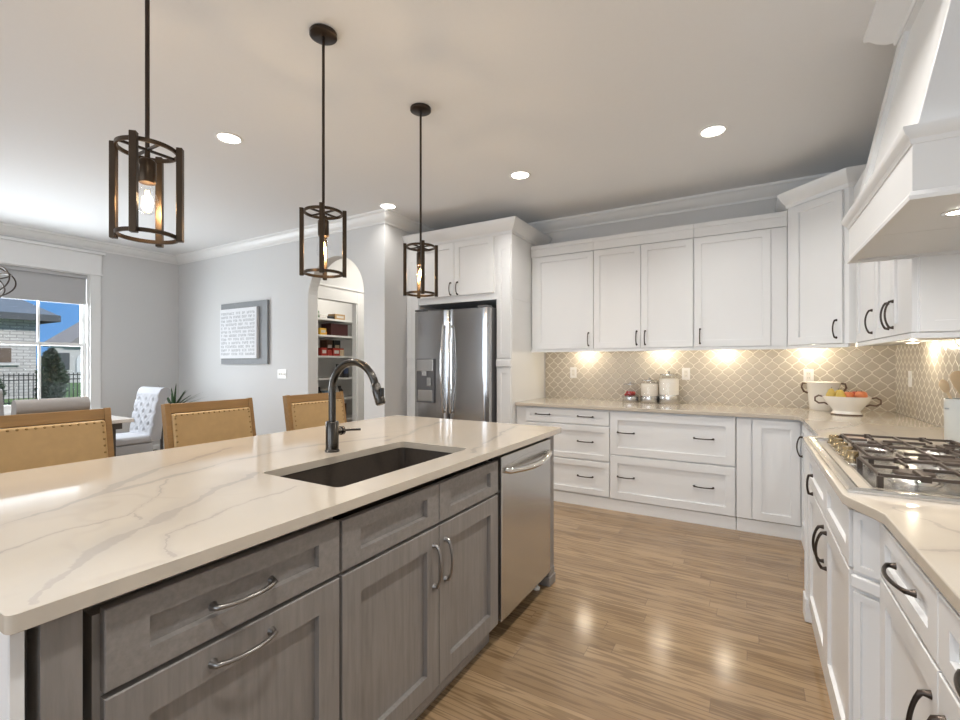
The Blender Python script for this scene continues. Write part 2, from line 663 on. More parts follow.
# ------------------------------------------------------------------ room shell
XL, XR = -7.36, 1.01          # dining window wall, range wall
YB, YR = 4.85, -3.30          # cooking wall, rear wall
YP = 3.65                     # dining wall with the arch
XA = -3.30                    # return wall beside the fridge
ZC = 2.88
struct(MB().box(XL - .15, XR + .12, YR - .12, 6.62, -0.10, 0.0).build('floor', MAT['floor']))
struct(MB().box(XL - .15, XR + .12, YR - .12, 6.62, ZC, ZC + 0.12).build('ceiling', MAT['ceiling']))

WZ0, WZ1 = 0.72, 2.45         # dining window opening
WY = [(0.62, 1.54), (1.635, 2.575)]
m = MB()
m.box(XL - .15, XL, YR, WY[0][0], 0, ZC)
m.box(XL - .15, XL, WY[0][1], WY[1][0], WZ0, WZ1)
m.box(XL - .15, XL, WY[1][1], YP + .13, 0, ZC)
m.box(XL - .15, XL, WY[0][0], WY[1][1], 0, WZ0)
m.box(XL - .15, XL, WY[0][0], WY[1][1], WZ1, ZC)
struct(m.build('wall_left', MAT['wall']))
struct(MB().box(XR, XR + .12, YR, YB + .12, 0, ZC).build('wall_right', MAT['wall']))
struct(MB().box(XA, XR, YB, YB + .12, 0, ZC).build('wall_back', MAT['wall']))
# rear wall with two large openings (behind the camera)
m = MB()
RW = [(-4.6, -2.0), (-1.75, 0.85)]
m.box(XL, RW[0][0], YR - .12, YR, 0, ZC)
m.box(RW[0][1], RW[1][0], YR - .12, YR, 0, ZC)
m.box(RW[1][1], XR + .12, YR - .12, YR, 0, ZC)
for a, b in RW:
    m.box(a, b, YR - .12, YR, 0, 0.40)
    m.box(a, b, YR - .12, YR, 2.50, ZC)
struct(m.build('wall_rear', MAT['wall']))
# dining wall with arched opening
ax0, ax1, az = -4.49, -3.594, 2.06
rr = (ax1 - ax0) / 2
acx = (ax0 + ax1) / 2
poly = [(XL, 0), (ax0, 0), (ax0, az)] + arc(acx, az, rr, PI, 0, 28)[1:-1] + [(ax1, az), (ax1, 0), (XA, 0), (XA, ZC), (XL, ZC)]
struct(MB().prism_axis(poly, YP, YP + .13, 'y').build('wall_dining', MAT['wall']))
struct(MB().box(XA - .12, XA, YP + .13, 6.5, 0, ZC).build('wall_return', MAT['wall']))
# little hall behind the arch and the pantry behind its doorway
m = MB()
dy0, dy1, dz = 3.86, 4.53, 2.10
m.box(-4.66, -4.60, YP + .13, dy0, 0, ZC)
m.box(-4.66, -4.60, dy1, 6.5, 0, ZC)
m.box(-4.66, -4.60, dy0, dy1, dz, ZC)
struct(m.build('wall_hall', MAT['wall']))
struct(MB().box(-5.95, XA, 6.5, 6.62, 0, ZC).build('wall_hall_end', MAT['wall']))
struct(MB().box(-5.95, -5.83, YP + .13, 6.5, 0, ZC).build('wall_pantry', MAT['wall']))
# pantry door casing
m = MB()
m.box(-4.6, -4.575, dy1, dy1 + .17, 0, dz + .16)
m.box(-4.6, -4.575, dy0 - .07, dy0, 0, dz + .16)
m.box(-4.6, -4.575, dy0, dy1, dz, dz + .16)
m.box(-4.6, -4.56, dy0 - .07, dy1 + .19, dz + .16, dz + .185)
m.box(-4.66, -4.585, dy1 - .018, dy1, 0, dz)
m.box(-4.66, -4.585, dy0, dy0 + .018, 0, dz)
struct(m.build('trim_1', MAT['trim'], bevel=.004))
# crown moulding round the room
CP = [(0, ZC), (0, ZC - .115), (.012, ZC - .115), (.016, ZC - .098), (.034, ZC - .085), (.058, ZC - .058), (.07, ZC - .03), (.088, ZC - .018), (.092, ZC)]
struct(MB().sweep(CP, [(XL, YR), (XL, YP), (XA, YP), (XA, YB), (XR, YB), (XR, 2.95)]).build('trim_2', MAT['trim'], smooth=True, sharp=25))
# baseboards
BP = [(0, 0), (.014, 0), (.014, .115), (.008, .13), (0, .13)]
struct(MB().sweep(BP, [(XL, YR), (XL, YP), (ax0, YP)]).build('baseboard_left', MAT['trim']))
struct(MB().sweep(BP, [(ax1, YP), (XA, YP), (XA, 3.98)]).build('baseboard_return', MAT['trim']))
# backsplash tiling
struct(MB().box(-1.985, XR, YB - .008, YB, .914, 1.44).build('wall_tile_back', MAT['tile_x']))
struct(MB().box(XR - .008, XR, 0.6, YB - .008, .914, 1.80).build('wall_tile_right', MAT['tile_y']))

# ------------------------------------------------------------------ dining windows


def window(name, y0, y1):
    root = bpy.data.objects.new(name, None)
    C.objects.link(root)
    root.location = (XL, (y0 + y1) / 2, 0)
    root['kind'] = 'structure'
    w = (y1 - y0) / 2
    m = MB()                      # jamb liner
    m.box(-.13, 0, -w, -w + .02, WZ0, WZ1)
    m.box(-.13, 0, w - .02, w, WZ0, WZ1)
    m.box(-.13, 0, -w + .02, w - .02, WZ1 - .02, WZ1)
    m.box(-.13, 0, -w + .02, w - .02, WZ0, WZ0 + .02)
    m.build('window_jamb', MAT['trim'], root)
    zm = 1.535
    for nm, x, z0, z1 in (('upper_sash', -.115, zm - .02, WZ1 - .02), ('lower_sash', -.075, WZ0 + .02, zm + .02)):
        m = MB()
        a, s = w - .02, .042
        m.box(x, x + .032, -a, -a + s, z0, z1)
        m.box(x, x + .032, a - s, a, z0, z1)
        m.box(x, x + .032, -a + s, a - s, z0, z0 + (.07 if nm == 'lower_sash' else .04))
        m.box(x, x + .032, -a + s, a - s, z1 - .04, z1)
        m.box(x + .006, x + .026, -.011, .011, z0 + .04, z1 - .04)
        f = m.build(nm, MAT['trim'], root)
        MB().box(x + .012, x + .018, -a + s, a - s, z0 + .04, z1 - .04).build('pane', MAT['glass'], f)
    m = MB()                      # roller shade
    m.box(-.040, -.037, -w + .025, w - .025, 2.065, 2.42)
    m.box(-.046, -.030, -w + .025, w - .025, 2.05, 2.07)
    s = m.build('roller_shade', MAT['shade'], root)
    MB().box(-.06, -.008, -w + .022, w - .022, 2.385, 2.428).build('shade_cassette', MAT['shade'], s)
    return root


window('window_1', *WY[1])
window('window_2', *WY[0])
m = MB()                          # casing and head of the pair
ya, yb = WY[0][0], WY[1][1]
m.box(XL, XL + .022, yb, yb + .11, WZ0 - .02, WZ1)
m.box(XL, XL + .022, ya - .11, ya, WZ0 - .02, WZ1)
m.box(XL, XL + .022, WY[0][1], WY[1][0], WZ0 - .02, WZ1)
m.box(XL, XL + .026, ya - .12, yb + .12, WZ1, WZ1 + .26)
m.box(XL, XL + .040, ya - .13, yb + .13, WZ1 - .012, WZ1 + .012)
m.box(XL, XL + .06, ya - .15, yb + .15, WZ1 + .26, WZ1 + .292)
m.box(XL, XL + .05, ya - .14, yb + .14, WZ0 - .05, WZ0 - .02)
m.box(XL, XL + .02, ya - .11, yb + .11, WZ0 - .15, WZ0 - .05)
struct(m.build('trim_3', MAT['trim'], bevel=.003))
for k, (a, b) in enumerate(RW):
    root = bpy.data.objects.new('window_%d' % (3 + k), None)
    C.objects.link(root)
    root['kind'] = 'structure'
    m = MB()
    for x in (a, (a + b) / 2 - .04, b - .08):
        m.box(x, x + .08, YR - .10, YR + .02, .40, 2.50)
    m.box(a + .08, b - .08, YR - .09, YR + .01, .40, .48)
    m.box(a + .08, b - .08, YR - .09, YR + .01, 2.42, 2.50)
    m.build('window_frame', MAT['trim'], root)
    MB().box(a + .08, b - .08, YR - .04, YR - .034, .48, 2.42).build('pane', MAT['glass'], root)

# ------------------------------------------------------------------ outdoors, beyond the dining window
GZ = -0.22


def stone_mat():
    t = NT('pale_brick')
    v = t.sep(t.coord())
    n = t.node('ShaderNodeTexBrick', Vector=t.comb(v[1], v[2], 0.0), Scale=1.0)
    n.inputs['Color1'].default_value = (0.48, 0.46, 0.45, 1)
    n.inputs['Color2'].default_value = (0.60, 0.585, 0.575, 1)
    n.inputs['Mortar'].default_value = (0.30, 0.29, 0.285, 1)
    n.inputs['Mortar Size'].default_value = 0.018
    n.inputs['Brick Width'].default_value = 0.42
    n.inputs['Row Height'].default_value = 0.13
    b = t.noise(t.coord(), 1.4, 4.0)
    t.set(Base_Color=t.mix(t.smooth(b, .35, .7, 0, .45), n.outputs['Color'], (0.30, 0.30, 0.31)), Roughness=.9)
    return t.m


MAT['stone'] = stone_mat()
MAT['roof_d'] = plain('slate_shingles', (0.17, 0.20, 0.23), .9, var=.3, scale=9, stretch=(1, 1, 5))
MAT['roof_g'] = plain('grey_shingles', (0.27, 0.255, 0.245), .9, var=.15, scale=9)
MAT['fascia'] = plain('dark_fascia', (0.07, 0.08, 0.09), .7)
MAT['grass'] = plain('lawn_grass', (0.13, 0.22, 0.06), .95, var=.35, scale=6, bump=.4)
MAT['bush'] = plain('evergreen_leaf', (0.040, 0.065, 0.040), .7, var=.5, scale=6)
MAT['fence'] = plain('black_metal', (0.018, 0.02, 0.022), .45)
MAT['siding'] = plain('light_siding', (0.55, 0.55, 0.55), .8)
MAT['brown'] = plain('brown_shutter', (0.11, 0.075, 0.055), .7)

struct(MB().box(-80, XL - .16, -30, 60, GZ - .1, GZ).build('ground', MAT['grass']))

# brick neighbour house
hx, hy1 = -27.0, 7.55
hs = thing('neighbour_house', 'pale brick house with a dark hipped roof beyond the fence', 'house', (hx, 0, GZ))
MB().box(-9, 0, -9, hy1, 0, 3.55).build('brick_wall', MAT['stone'], hs)
m = MB()
e = .62
ez, rz_ = 3.60, 6.9
v = [(e, -9.5, ez), (e, hy1 + e, ez), (-9 - e, hy1 + e, ez), (-9 - e, -9.5, ez), (-4.5, -9.5, rz_), (-4.5, hy1 - 3.9, rz_)]
m._new(v, [(0, 1, 5, 4), (1, 2, 5), (2, 3, 4, 5), (3, 0, 4), (0, 3, 2, 1)])
m.build('roof', MAT['roof_d'], hs)
m = MB()
m.box(e - .02, e + .04, -9.5, hy1 + e, ez - .26, ez + .02)
m.box(-9 - e, e, hy1 + e - .03, hy1 + e + .03, ez - .26, ez + .02)
m.box(0, e, -9.5, hy1 + e, ez - .22, ez - .18)
m.build('eave_fascia', MAT['fascia'], hs)
w = MB().box(-.02, .06, 5.55, 6.75, 1.55, 2.15).build('window', MAT['brown'], hs)
MB().box(-.02, .12, 5.2, 7.0, 1.42, 1.53).build('window_sill', MAT['siding'], w)

# second house further off
h2 = thing('distant_house', 'grey roofed house with a front gable seen at the right of the window', 'house', (-45.5, 13.3, GZ), R(-17))
MB().box(-8, 0, .2, 9.5, 0, 3.0).build('wall', MAT['siding'], h2)
m = MB()
m._new([(.4, -.3, 2.95), (.4, 10.0, 2.95), (-8.4, 10.0, 2.95), (-8.4, -.3, 2.95), (-4, 2.2, 5.2), (-4, 7.4, 5.2)],
       [(0, 1, 5, 4), (1, 2, 5), (2, 3, 4, 5), (3, 0, 4), (0, 3, 2, 1)])
m.build('roof', MAT['roof_g'], h2)
m = MB()
m.prism_axis([(1.2, 2.9), (4.2, 2.9), (2.7, 4.5)], -3.2, .5, 'x')
m.build('gable', MAT['roof_g'], h2)
MB().box(0, .08, .7, 1.3, 1.0, 2.3).build('window', MAT['fascia'], h2)
m = MB()
m.prism_axis([(1.7, .8), (3.1, .8)] + arc(2.4, 1.7, .7, 0, PI, 12), 0, .1, 'x')
m.build('arched_window', MAT['paper'], h2)

# fence
fe = thing('metal_fence', 'black metal picket fence standing on the lawn outside the window', 'fence', (-22, 6.2, GZ))
m = MB()
for k in range(-30, 31):
    if k % 15:
        m.box(-.012, .012, k * .125 - .012, k * .125 + .012, .06, 1.16)
m.build('pickets', MAT['fence'], fe)
for z in (.14, .92, 1.08):
    MB().box(-.018, .018, -3.75, 3.75, z - .018, z + .018).build('rail', MAT['fence'], fe)
for k in (-30, -15, 0, 15, 30):
    MB().box(-.04, .04, k * .125 - .04, k * .125 + .04, 0, 1.24).build('post', MAT['fence'], fe)


def shrub(loc, r, h, label, seed):
    rnd = random.Random(seed)
    root = thing('evergreen_shrub', label, 'shrub', loc, 0, 'shrubs on the lawn outside the window')
    m = MB()
    for k in range(1500):
        a = rnd.uniform(0, 2 * PI)
        u = rnd.random() ** .8
        prof = math.sin(PI * min(1, .16 + u * .84)) ** .7
        rad = r * prof * (1 + .16 * math.sin(3 * a + 9 * u)) * rnd.uniform(.72, 1.06)
        c = Vector((rad * math.cos(a), rad * math.sin(a), .12 + u * h))
        d = Vector((math.cos(a) + rnd.uniform(-.7, .7), math.sin(a) + rnd.uniform(-.7, .7), rnd.uniform(-.3, 1))).normalized()
        s = d.cross(Vector((rnd.random(), rnd.random(), rnd.random()))).normalized()
        L, W = rnd.uniform(.05, .10) * 1.3, rnd.uniform(.022, .04) * 1.3
        m._new([c - d * L, c + s * W, c + d * L, c - s * W], [(0, 1, 2, 3)])
    m.lathe([(r * .3, .1), (r * .7, h * .35), (r * .55, h * .7), (r * .15, h * .98)], seg=14)
    m.build('foliage', MAT['bush'], root)
    MB().tube([(0, 0, 0), (0, 0, .4)], .04).build('stem', MAT['brown'], root)
    return root


shrub((-19.6, 5.85, GZ), .35, 1.85, 'tall dark evergreen shrub right of the window muntin outdoors', 3)
shrub((-19.4, 4.32, GZ), .30, 1.3, 'smaller dark shrub at the left edge of the window outdoors', 5)

# ------------------------------------------------------------------ handles
HM = {}


def pull_mesh(L, rr_=0.0042, proj=.034):
    key = (L, rr_, proj)
    if key not in HM:
        m = MB()
        h = L / 2
        pts = [(-h, 0, 0), (-h, -.010, 0)]
        n = 14
        for k in range(n + 1):
            x = -h + L * k / n
            pts.append((x * .985, -.016 - (proj - .016) * (1 - (x / h) ** 2) ** .85, 0))
        pts += [(h, -.010, 0), (h, 0, 0)]
        rad = [rr_ * 2.0, rr_ * 1.35] + [rr_ * (1.0 + .3 * math.exp(-((1 - abs(2 * k / n - 1)) * 9))) for k in range(n + 1)] + [rr_ * 1.35, rr_ * 2.0]
        m.tube(pts, rr_, 8, True, rad)
        o = m.build('handle', MAT['bronze'], smooth=True, sharp=60)
        HM[key] = o.data
        bpy.data.objects.remove(o)
    return HM[key]


def pull(parent, x, z, vertical=False, mat='bronze', L=.138, y=-.02, r=.0048, proj=.034):
    me = pull_mesh(L, r, proj)
    if mat != 'bronze':
        k2 = (L, r, mat, proj)
        if k2 not in HM:
            HM[k2] = me.copy()
            HM[k2].materials.clear()
            HM[k2].materials.append(MAT[mat])
        me = HM[k2]
    o = bpy.data.objects.new('handle', me)
    C.objects.link(o)
    o.parent = parent
    o.location = (x, y, z)
    o.rotation_euler = (0, R(90) if vertical else 0, 0)
    return o


def front(parent, name, x0, x1, z0, z1, mat='cab', st=.058, st_z=None, rec=.012):
    return MB().shaker(x0, x1, z0, z1, 0, .02, st, rec, st_z).build(name, MAT[mat] if isinstance(mat, str) else mat, parent, smooth=True, sharp=20)

# ------------------------------------------------------------------ perimeter cabinets, cooking wall
CT = 0.882                    # carcass top
FY = 4.105                    # carcass front of the back run


def base_unit(name, label, x0, x1, depth=.70, group=None, origin=None, rz=0.0, toe=True):
    """root at the left front floor corner, local -y is the front"""
    root = thing(name, label, 'cabinet', origin if origin else (x0, FY, 0), rz, group)
    w = x1 - x0
    MB().box(0, w, 0, depth, .10, CT).build('body', MAT['cab'], root)
    if toe:
        MB().box(0, w, -.008, .02, 0, .098).build('toe_board', MAT['cab'], root)
    return root, w


u, w = base_unit('base_cabinet', 'white base cabinet with three shallow drawers beside the fridge', -1.99, -1.07)
for k, (z0, z1) in enumerate([(.742, .866), (.425, .730), (.112, .413)]):
    d = front(u, 'drawer', .11, w - .004, z0, z1, st=.05)
    for x in (.285, .70):
        pull(d, x, (z0 + z1) / 2 + .01)
u, w = base_unit('base_cabinet', 'white base cabinet with two wide deep drawers under the canisters', -1.07, -.095)
for k, (z0, z1) in enumerate([(.497, .866), (.105, .485)]):
    d = front(u, 'drawer', .006, w - .004, z0, z1, st=.065)
    for x in (.14, .75):
        pull(d, x, (z0 + z1) / 2 + .012)
# corner unit: filler, door on the back run, door on the range run
cx = .345                     # carcass front of the range run by the corner
u = thing('corner_base_cabinet', 'white corner base cabinet with a narrow panelled door where the counters meet', 'cabinet', (-.09, FY, 0))
m = MB()
m.prism([(0, 0), (cx + .09, 0), (cx + .09, -.42), (XR + .085, -.42), (XR + .085, .70), (0, .70)], .10, CT)
m.build('body', MAT['cab'], u)
m = MB().box(0, cx + .09 - .02, -.008, .0, 0, .098)
m.box(cx + .07, cx + .09, -.42, -.0, 0, .098)
m.build('toe_board', MAT['cab'], u)
MB().box(0, .098, -.018, 0, .105, .868).build('filler_panel', MAT['cab'], u)
front(u, 'door', .108, cx + .065, .105, .866)
d = MB().shaker(.004, .395, .105, .866).xf(Matrix.Translation((cx + .09, -.024, 0)) @ Matrix.Rotation(R(-90), 4, 'Z')).build('door', MAT['cab'], u, smooth=True, sharp=20)
h = pull(d, cx + .09 - .02, .70, True)
h.location = (cx + .07, -.10, .70)
h.rotation_euler = (0, R(90), R(-90))
# slim unit between the corner and the cooktop cabinet
u, w = base_unit('base_cabinet', 'slim white base cabinet with a drawer tucked between corner and cooktop cabinet', 0, .70, .66, origin=(cx, 3.68, 0), rz=R(-90))
d = front(u, 'drawer', .004, w - .01, .70, .866, st=.045)
pull(d, w / 2, .78)
d = front(u, 'door', .004, w - .01, .105, .69)
pull(d, w - .06, .60, True)
# cooktop cabinet
CXF = .272
u, w = base_unit('cooktop_cabinet', 'white base cabinet with double doors standing forward under the gas cooktop', 0, 1.19, .73, origin=(CXF, 2.915, 0), rz=R(-90), toe=False)
MB().box(0, w, -.006, .02, .0, .099).build('toe_board', MAT['cab'], u)
hw = w / 2
d = front(u, 'drawer', .10, hw + .098, .70, .866, st=.05)
pull(d, .295, .735, True, L=.085, proj=.022)
front(u, 'drawer_front', hw + .102, w, .70, .866, st=.05)
d = front(u, 'door', .10, hw + .098, .105, .69)
pull(d, hw + .06, .583, True, L=.135)
d = front(u, 'door', hw + .102, w, .105, .69)
pull(d, hw + .14, .583, True, L=.135)
m = MB()
m.box(0, .096, -.02, 0, .12, CT)
m.shaker(.002, .094, .13, .68, -.02, .008, .022, .006)
m.build('pilaster', MAT['cab'], u, smooth=True, sharp=20)
MB().box(-.005, .10, -.034, 0, 0, .118).build('foot', MAT['cab'], u, bevel=.006)
# angled post between the cooktop cabinet and the near cabinet
p0, p1 = Vector((.262, 1.705)), Vector((.322, 1.650))
ang = math.atan2(p1.y - p0.y, p1.x - p0.x)
L = (p1 - p0).length
u = thing('corner_pilaster', 'angled white panelled post between the cooktop cabinet and nearest cabinet', 'post', (p0.x, p0.y, 0), ang)
MB().box(0, L, 0, .012, 0, CT).build('body', MAT['cab'], u)
MB().shaker(.004, L - .004, .70, CT - .01, 0, .012, .02, .006).build('upper_panel', MAT['cab'], u, smooth=True, sharp=20)
MB().shaker(.004, L - .004, .11, .64, 0, .012, .02, .006).build('lower_panel', MAT['cab'], u, smooth=True, sharp=20)
MB().box(0, L, -.018, 0, .652, .69).build('moulding', MAT['cab'], u, bevel=.006)
# near cabinets
NX = .326


def near_unit(y, label, w):
    u, w = base_unit('base_cabinet', label, 0, w, .68, origin=(NX, y, 0), rz=R(-90))
    for k in (0, 1):
        a, b = (.004 + k * w / 2, w / 2 - .002 + k * w / 2)
        d = front(u, 'drawer', a, b, .728, .866, st=.055, st_z=.042)
        pull(d, (a + b) / 2 + .015, .806, L=.155, r=.0046)
        d = front(u, 'door', a, b, .105, .718)
        pull(d, b - .035 if k == 0 else a + .035, .565, True, L=.17, r=.0046)
    return u


near_unit(1.642, 'nearest white base cabinet at right with two drawers over two doors', .91)
near_unit(.730, 'white base cabinet past the right edge of the photo nearest the camera', .54)

# countertop of the perimeter
m = MB()
cpoly = [(-1.99, 4.068), (.235, 4.068), (.280, 4.055), (.305, 4.02), (.315, 3.95), (.318, 3.05), (.300, 3.015), (.245, 2.935), (.235, 2.90),
         (.235, 1.715), (.242, 1.685), (.285, 1.578), (.297, 1.54), (.297, .18), (XR - .009, .18), (XR - .009, YB - .009), (-1.99, YB - .009)]
m.prism(cpoly, CT + .002, .914)
tag(m.build('perimeter_countertop', MAT['quartz'], bevel=.004), 'white veined quartz countertop running round the white cabinets', 'countertop')

# ------------------------------------------------------------------ upper cabinets
UY = 4.48
UB, UT, UR = 1.44, 2.402, 1.412


def upper_unit(name, label, x0, x1, doors, filler=(0, 0), side='none'):
    root = thing(name, label, 'cabinet', (x0, UY, 0))
    w = x1 - x0
    MB().box(0, w, 0, YB - UY, UB, 2.44).build('body', MAT['cab'], root)
    m = MB().box(0, w, -.022, 0, UR, UB - .003)
    m.box(0, w, 0, .018, UR, UB)
    m.build('light_rail', MAT['cab'], root)
    m = MB().box(0, w, -.022, .02, UT + .006, 2.50)
    m.box(0, w, -.034, .03, 2.485, 2.525)
    m.build('top_frieze', MAT['cab'], root)
    for (a, b, hx_) in doors:
        d = front(root, 'door', a, b, UB + .002, UT)
        pull(d, hx_, UB + .095, True, L=.125)
    return root


upper_unit('wall_cabinet', 'white wall cabinet with one door hung against the fridge enclosure', -1.99, -1.328, [(.05, .662, .615)])
upper_unit('wall_cabinet', 'white wall cabinet with a pair of doors above the canisters', -1.326, -.430, [(.004, .446, .41), (.450, .892, .486)])
u = upper_unit('wall_cabinet', 'white wall cabinet with one door left of the tall corner cabinet', -.428, .258, [(.004, .576, .05)])
MB().box(.58, .686, -.018, 0, UB, UT).build('filler_panel', MAT['cab'], u)

# tall diagonal corner cabinet
P, Q = Vector((.262, 4.445)), Vector((.602, 4.105))
u = thing('corner_wall_cabinet', 'taller white corner cabinet set diagonally with crown moulding on top', 'cabinet', (P.x, P.y, 0), R(-45))
inv = (Matrix.Translation((P.x, P.y, 0)) @ Matrix.Rotation(R(-45), 4, 'Z')).inverted()
poly = [(P.x, P.y), (Q.x, Q.y), (XR - .002, Q.y), (XR - .002, YB - .002), (P.x, YB - .002)]
MB().prism(poly, UB, 2.60).xf(inv).build('body', MAT['cab'], u)
DW = (Q - P).length
m = MB().box(0, DW, -.012, .01, UR, UB - .003)
m.build('light_rail', MAT['cab'], u)
d = front(u, 'door', .055, DW - .035, UB + .002, 2.53)
pull(d, DW - .075, UB + .105, True, L=.125)
CPR = [(0, 2.54), (.010, 2.54), (.014, 2.565), (.030, 2.58), (.052, 2.61), (.066, 2.635), (.070, 2.655), (0, 2.655)]
MB().sweep(CPR, [(P.x, YB - .002), (P.x, P.y), (Q.x, Q.y), (XR - .002, Q.y)]).xf(inv).build('crown', MAT['cab'], u, smooth=True, sharp=25)
MB().prism(poly, 2.601, 2.65).xf(inv).build('top_panel', MAT['cab'], u)

# wall cabinets on the range wall
RX = .657
u = thing('wall_cabinet', 'white wall cabinet with three doors between corner cabinet and range hood', 'cabinet', (RX, 4.10, 0), R(-90))
w = 4.10 - 2.804
MB().box(0, w, 0, XR - RX - .002, UB, 2.44).build('body', MAT['cab'], u)
m = MB().box(0, w, -.022, 0, UR, UB - .003)
m.box(w - .018, w, 0, XR - RX - .012, UR, UB)
m.build('light_rail', MAT['cab'], u)
MB().box(0, w, -.03, .02, UT + .006, 2.525).build('top_frieze', MAT['cab'], u)
for a, b, hx_ in ((.03, .565, .51), (.585, .935, .895), (.939, w - .003, .98)):
    d = front(u, 'door', a, b, UB + .002, UT)
    pull(d, hx_, UB + .11, True, L=.135)
d = MB().shaker(.004, XR - RX - .004, UB, UT, 0, .012, .05, .007).xf(Matrix.Translation((w, 0, 0)) @ Matrix.Rotation(R(90), 4, 'Z'))
# side panel facing the hood: rotate so that its front faces local +x
d.build('side_panel', MAT['cab'], u, smooth=True, sharp=20)

# ------------------------------------------------------------------ range hood
HX, HY0, HY1 = .41, 1.80, 2.796
u = thing('range_hood', 'tall white tapered wooden range hood above the gas cooktop', 'range hood', (0, 0, 0))
hb, ht = 1.78, 1.965
m = MB()
t_ = .024
m.box(HX, HX + t_, HY0, HY1, hb, ht)
m.box(HX + t_, XR - .002, HY0, HY0 + t_, hb, ht)
m.box(HX + t_, XR - .002, HY1 - t_, HY1, hb, ht)
m.build('apron', MAT['cab'], u)
ys = 2.305
MB().box(HX + t_, XR - .002, HY0 + t_, ys - .002, 1.790, 1.81).build('soffit_panel', MAT['cab'], u)
MB().box(HX + t_, XR - .002, ys + .002, HY1 - t_, 1.790, 1.81).build('soffit_panel', MAT['cab'], u)
for (z0, z1, pr) in ((hb - .004, hb + .016, .007), (hb + .016, hb + .028, .003)):
    pass
BM = [(0, hb - .004), (.008, hb - .004), (.010, hb + .008), (.004, hb + .02), (0, hb + .022)]
path = [(XR - .002, HY1), (HX, HY1), (HX, HY0), (XR - .002, HY0)]
MB().sweep(BM, path).build('lower_moulding', MAT['cab'], u, smooth=True, sharp=25)
TM = [(-.02, ht - .026), (.004, ht - .026), (.008, ht - .012), (.020, ht), (.026, ht + .014), (.026, ht + .022), (-.02, ht + .022)]
MB().sweep(TM, path).build('upper_moulding', MAT['cab'], u, smooth=True, sharp=25)
xb, xt, zb, zt = HX + .036, .632, ht + .022, ZC
m = MB()
ya_, yb_ = HY0 + .018, HY1 - .018
m.prism_axis([(xb, zb), (XR - .002, zb), (XR - .002, zt - .002), (xt + .0, zt - .002)], ya_, yb_, 'y')
m.build('chimney', MAT['cab'], u)
sl = Vector((xt - xb, 0, zt - zb))
sn_ = Vector((-(zt - zb), 0, xt - xb)).normalized()     # outward
Mx = Matrix(((0, -sn_.x, sl.normalized().x, xb), (-1, 0, 0, yb_), (0, -sn_.z, sl.normalized().z, zb), (0, 0, 0, 1)))
MB().shaker(0, yb_ - ya_, .0, sl.length - .06, 0, .024, .11, .020, .08).xf(Mx).build('front_panel', MAT['cab'], u, smooth=True, sharp=20)
HC = [(0, ZC - .002), (0, ZC - .125), (.012, ZC - .125), (.016, ZC - .105), (.040, ZC - .092), (.070, ZC - .06), (.090, ZC - .03), (.108, ZC - .018), (.112, ZC - .002)]
MB().sweep(HC, [(XR - .002, yb_), (xt - .045, yb_), (xt - .045, ya_), (XR - .002, ya_)]).build('crown', MAT['cab'], u, smooth=True, sharp=25)
m = MB()
MB().sweep([(o, z) for o, z in CP], [(XR, 1.68), (XR, YR)]).build('trim_4', MAT['trim'], smooth=True, sharp=25)['kind'] = 'structure'

# ------------------------------------------------------------------ fridge enclosure
FX0, FX1, FYF = XA + .002, -2.0, 4.015
u = thing('fridge_enclosure', 'tall white cabinet surround with two doors over the fridge', 'cabinet', (0, FYF, 0))
m = MB()
m.box(FX0, -3.13, 0, YB - FYF - .002, 0, 1.93)
m.build('side_post', MAT['cab'], u)
MB().box(-2.165, FX1, 0, YB - FYF - .002, 0, 1.93).build('side_post', MAT['cab'], u)
MB().box(FX0, FX1, 0, YB - FYF - .002, 1.932, 2.60).build('body', MAT['cab'], u)
m = MB()
m.shaker(-2.155, FX1 - .006, 1.35, 2.46, 0, .014, .045, .006)
m.build('upper_panel', MAT['cab'], u, smooth=True, sharp=20)
MB().shaker(-2.155, FX1 - .006, .14, 1.25, 0, .014, .045, .006).build('lower_panel', MAT['cab'], u, smooth=True, sharp=20)
MB().box(-2.163, FX1 - .001, -.024, 0, 1.262, 1.335).build('moulding', MAT['cab'], u, bevel=.008)
MB().box(-2.163, FX1 - .001, -.02, 0, 0, .13).build('plinth', MAT['cab'], u, bevel=.004)
MB().shaker(FX0 + .004, -3.135, .14, 1.25, 0, .014, .045, .006).build('lower_panel', MAT['cab'], u, smooth=True, sharp=20)
MB().shaker(FX0 + .004, -3.135, 1.35, 2.46, 0, .014, .045, .006).build('upper_panel', MAT['cab'], u, smooth=True, sharp=20)
d = front(u, 'door', -3.125, -2.660, 2.0, 2.555)
pull(d, -2.70, 2.075, True, L=.125)
d = front(u, 'door', -2.656, -2.19, 2.0, 2.555)
pull(d, -2.615, 2.075, True, L=.125)
CF = [(0, 2.565), (.010, 2.565), (.014, 2.59), (.034, 2.608), (.060, 2.645), (.076, 2.672), (.082, 2.695), (0, 2.695)]
m = MB()
m.sweep(CF, [(FX0, 0), (FX1, 0), (FX1, YB - FYF - .002)])
m.build('crown', MAT['cab'], u, smooth=True, sharp=25)
MB().box(FX0, FX1, .001, YB - FYF - .002, 2.601, 2.69).build('top_panel', MAT['cab'], u)

# ------------------------------------------------------------------ fridge
u = thing('refrigerator', 'stainless steel french door fridge with a water dispenser', 'fridge', (-2.64, 3.95, 0))
MB().box(-.455, .455, .0, .82, .02, 1.845).build('body', MAT['dkgrey'], u)
MB().box(-.40, .40, .05, .70, 0, .022).build('base', MAT['black'], u)


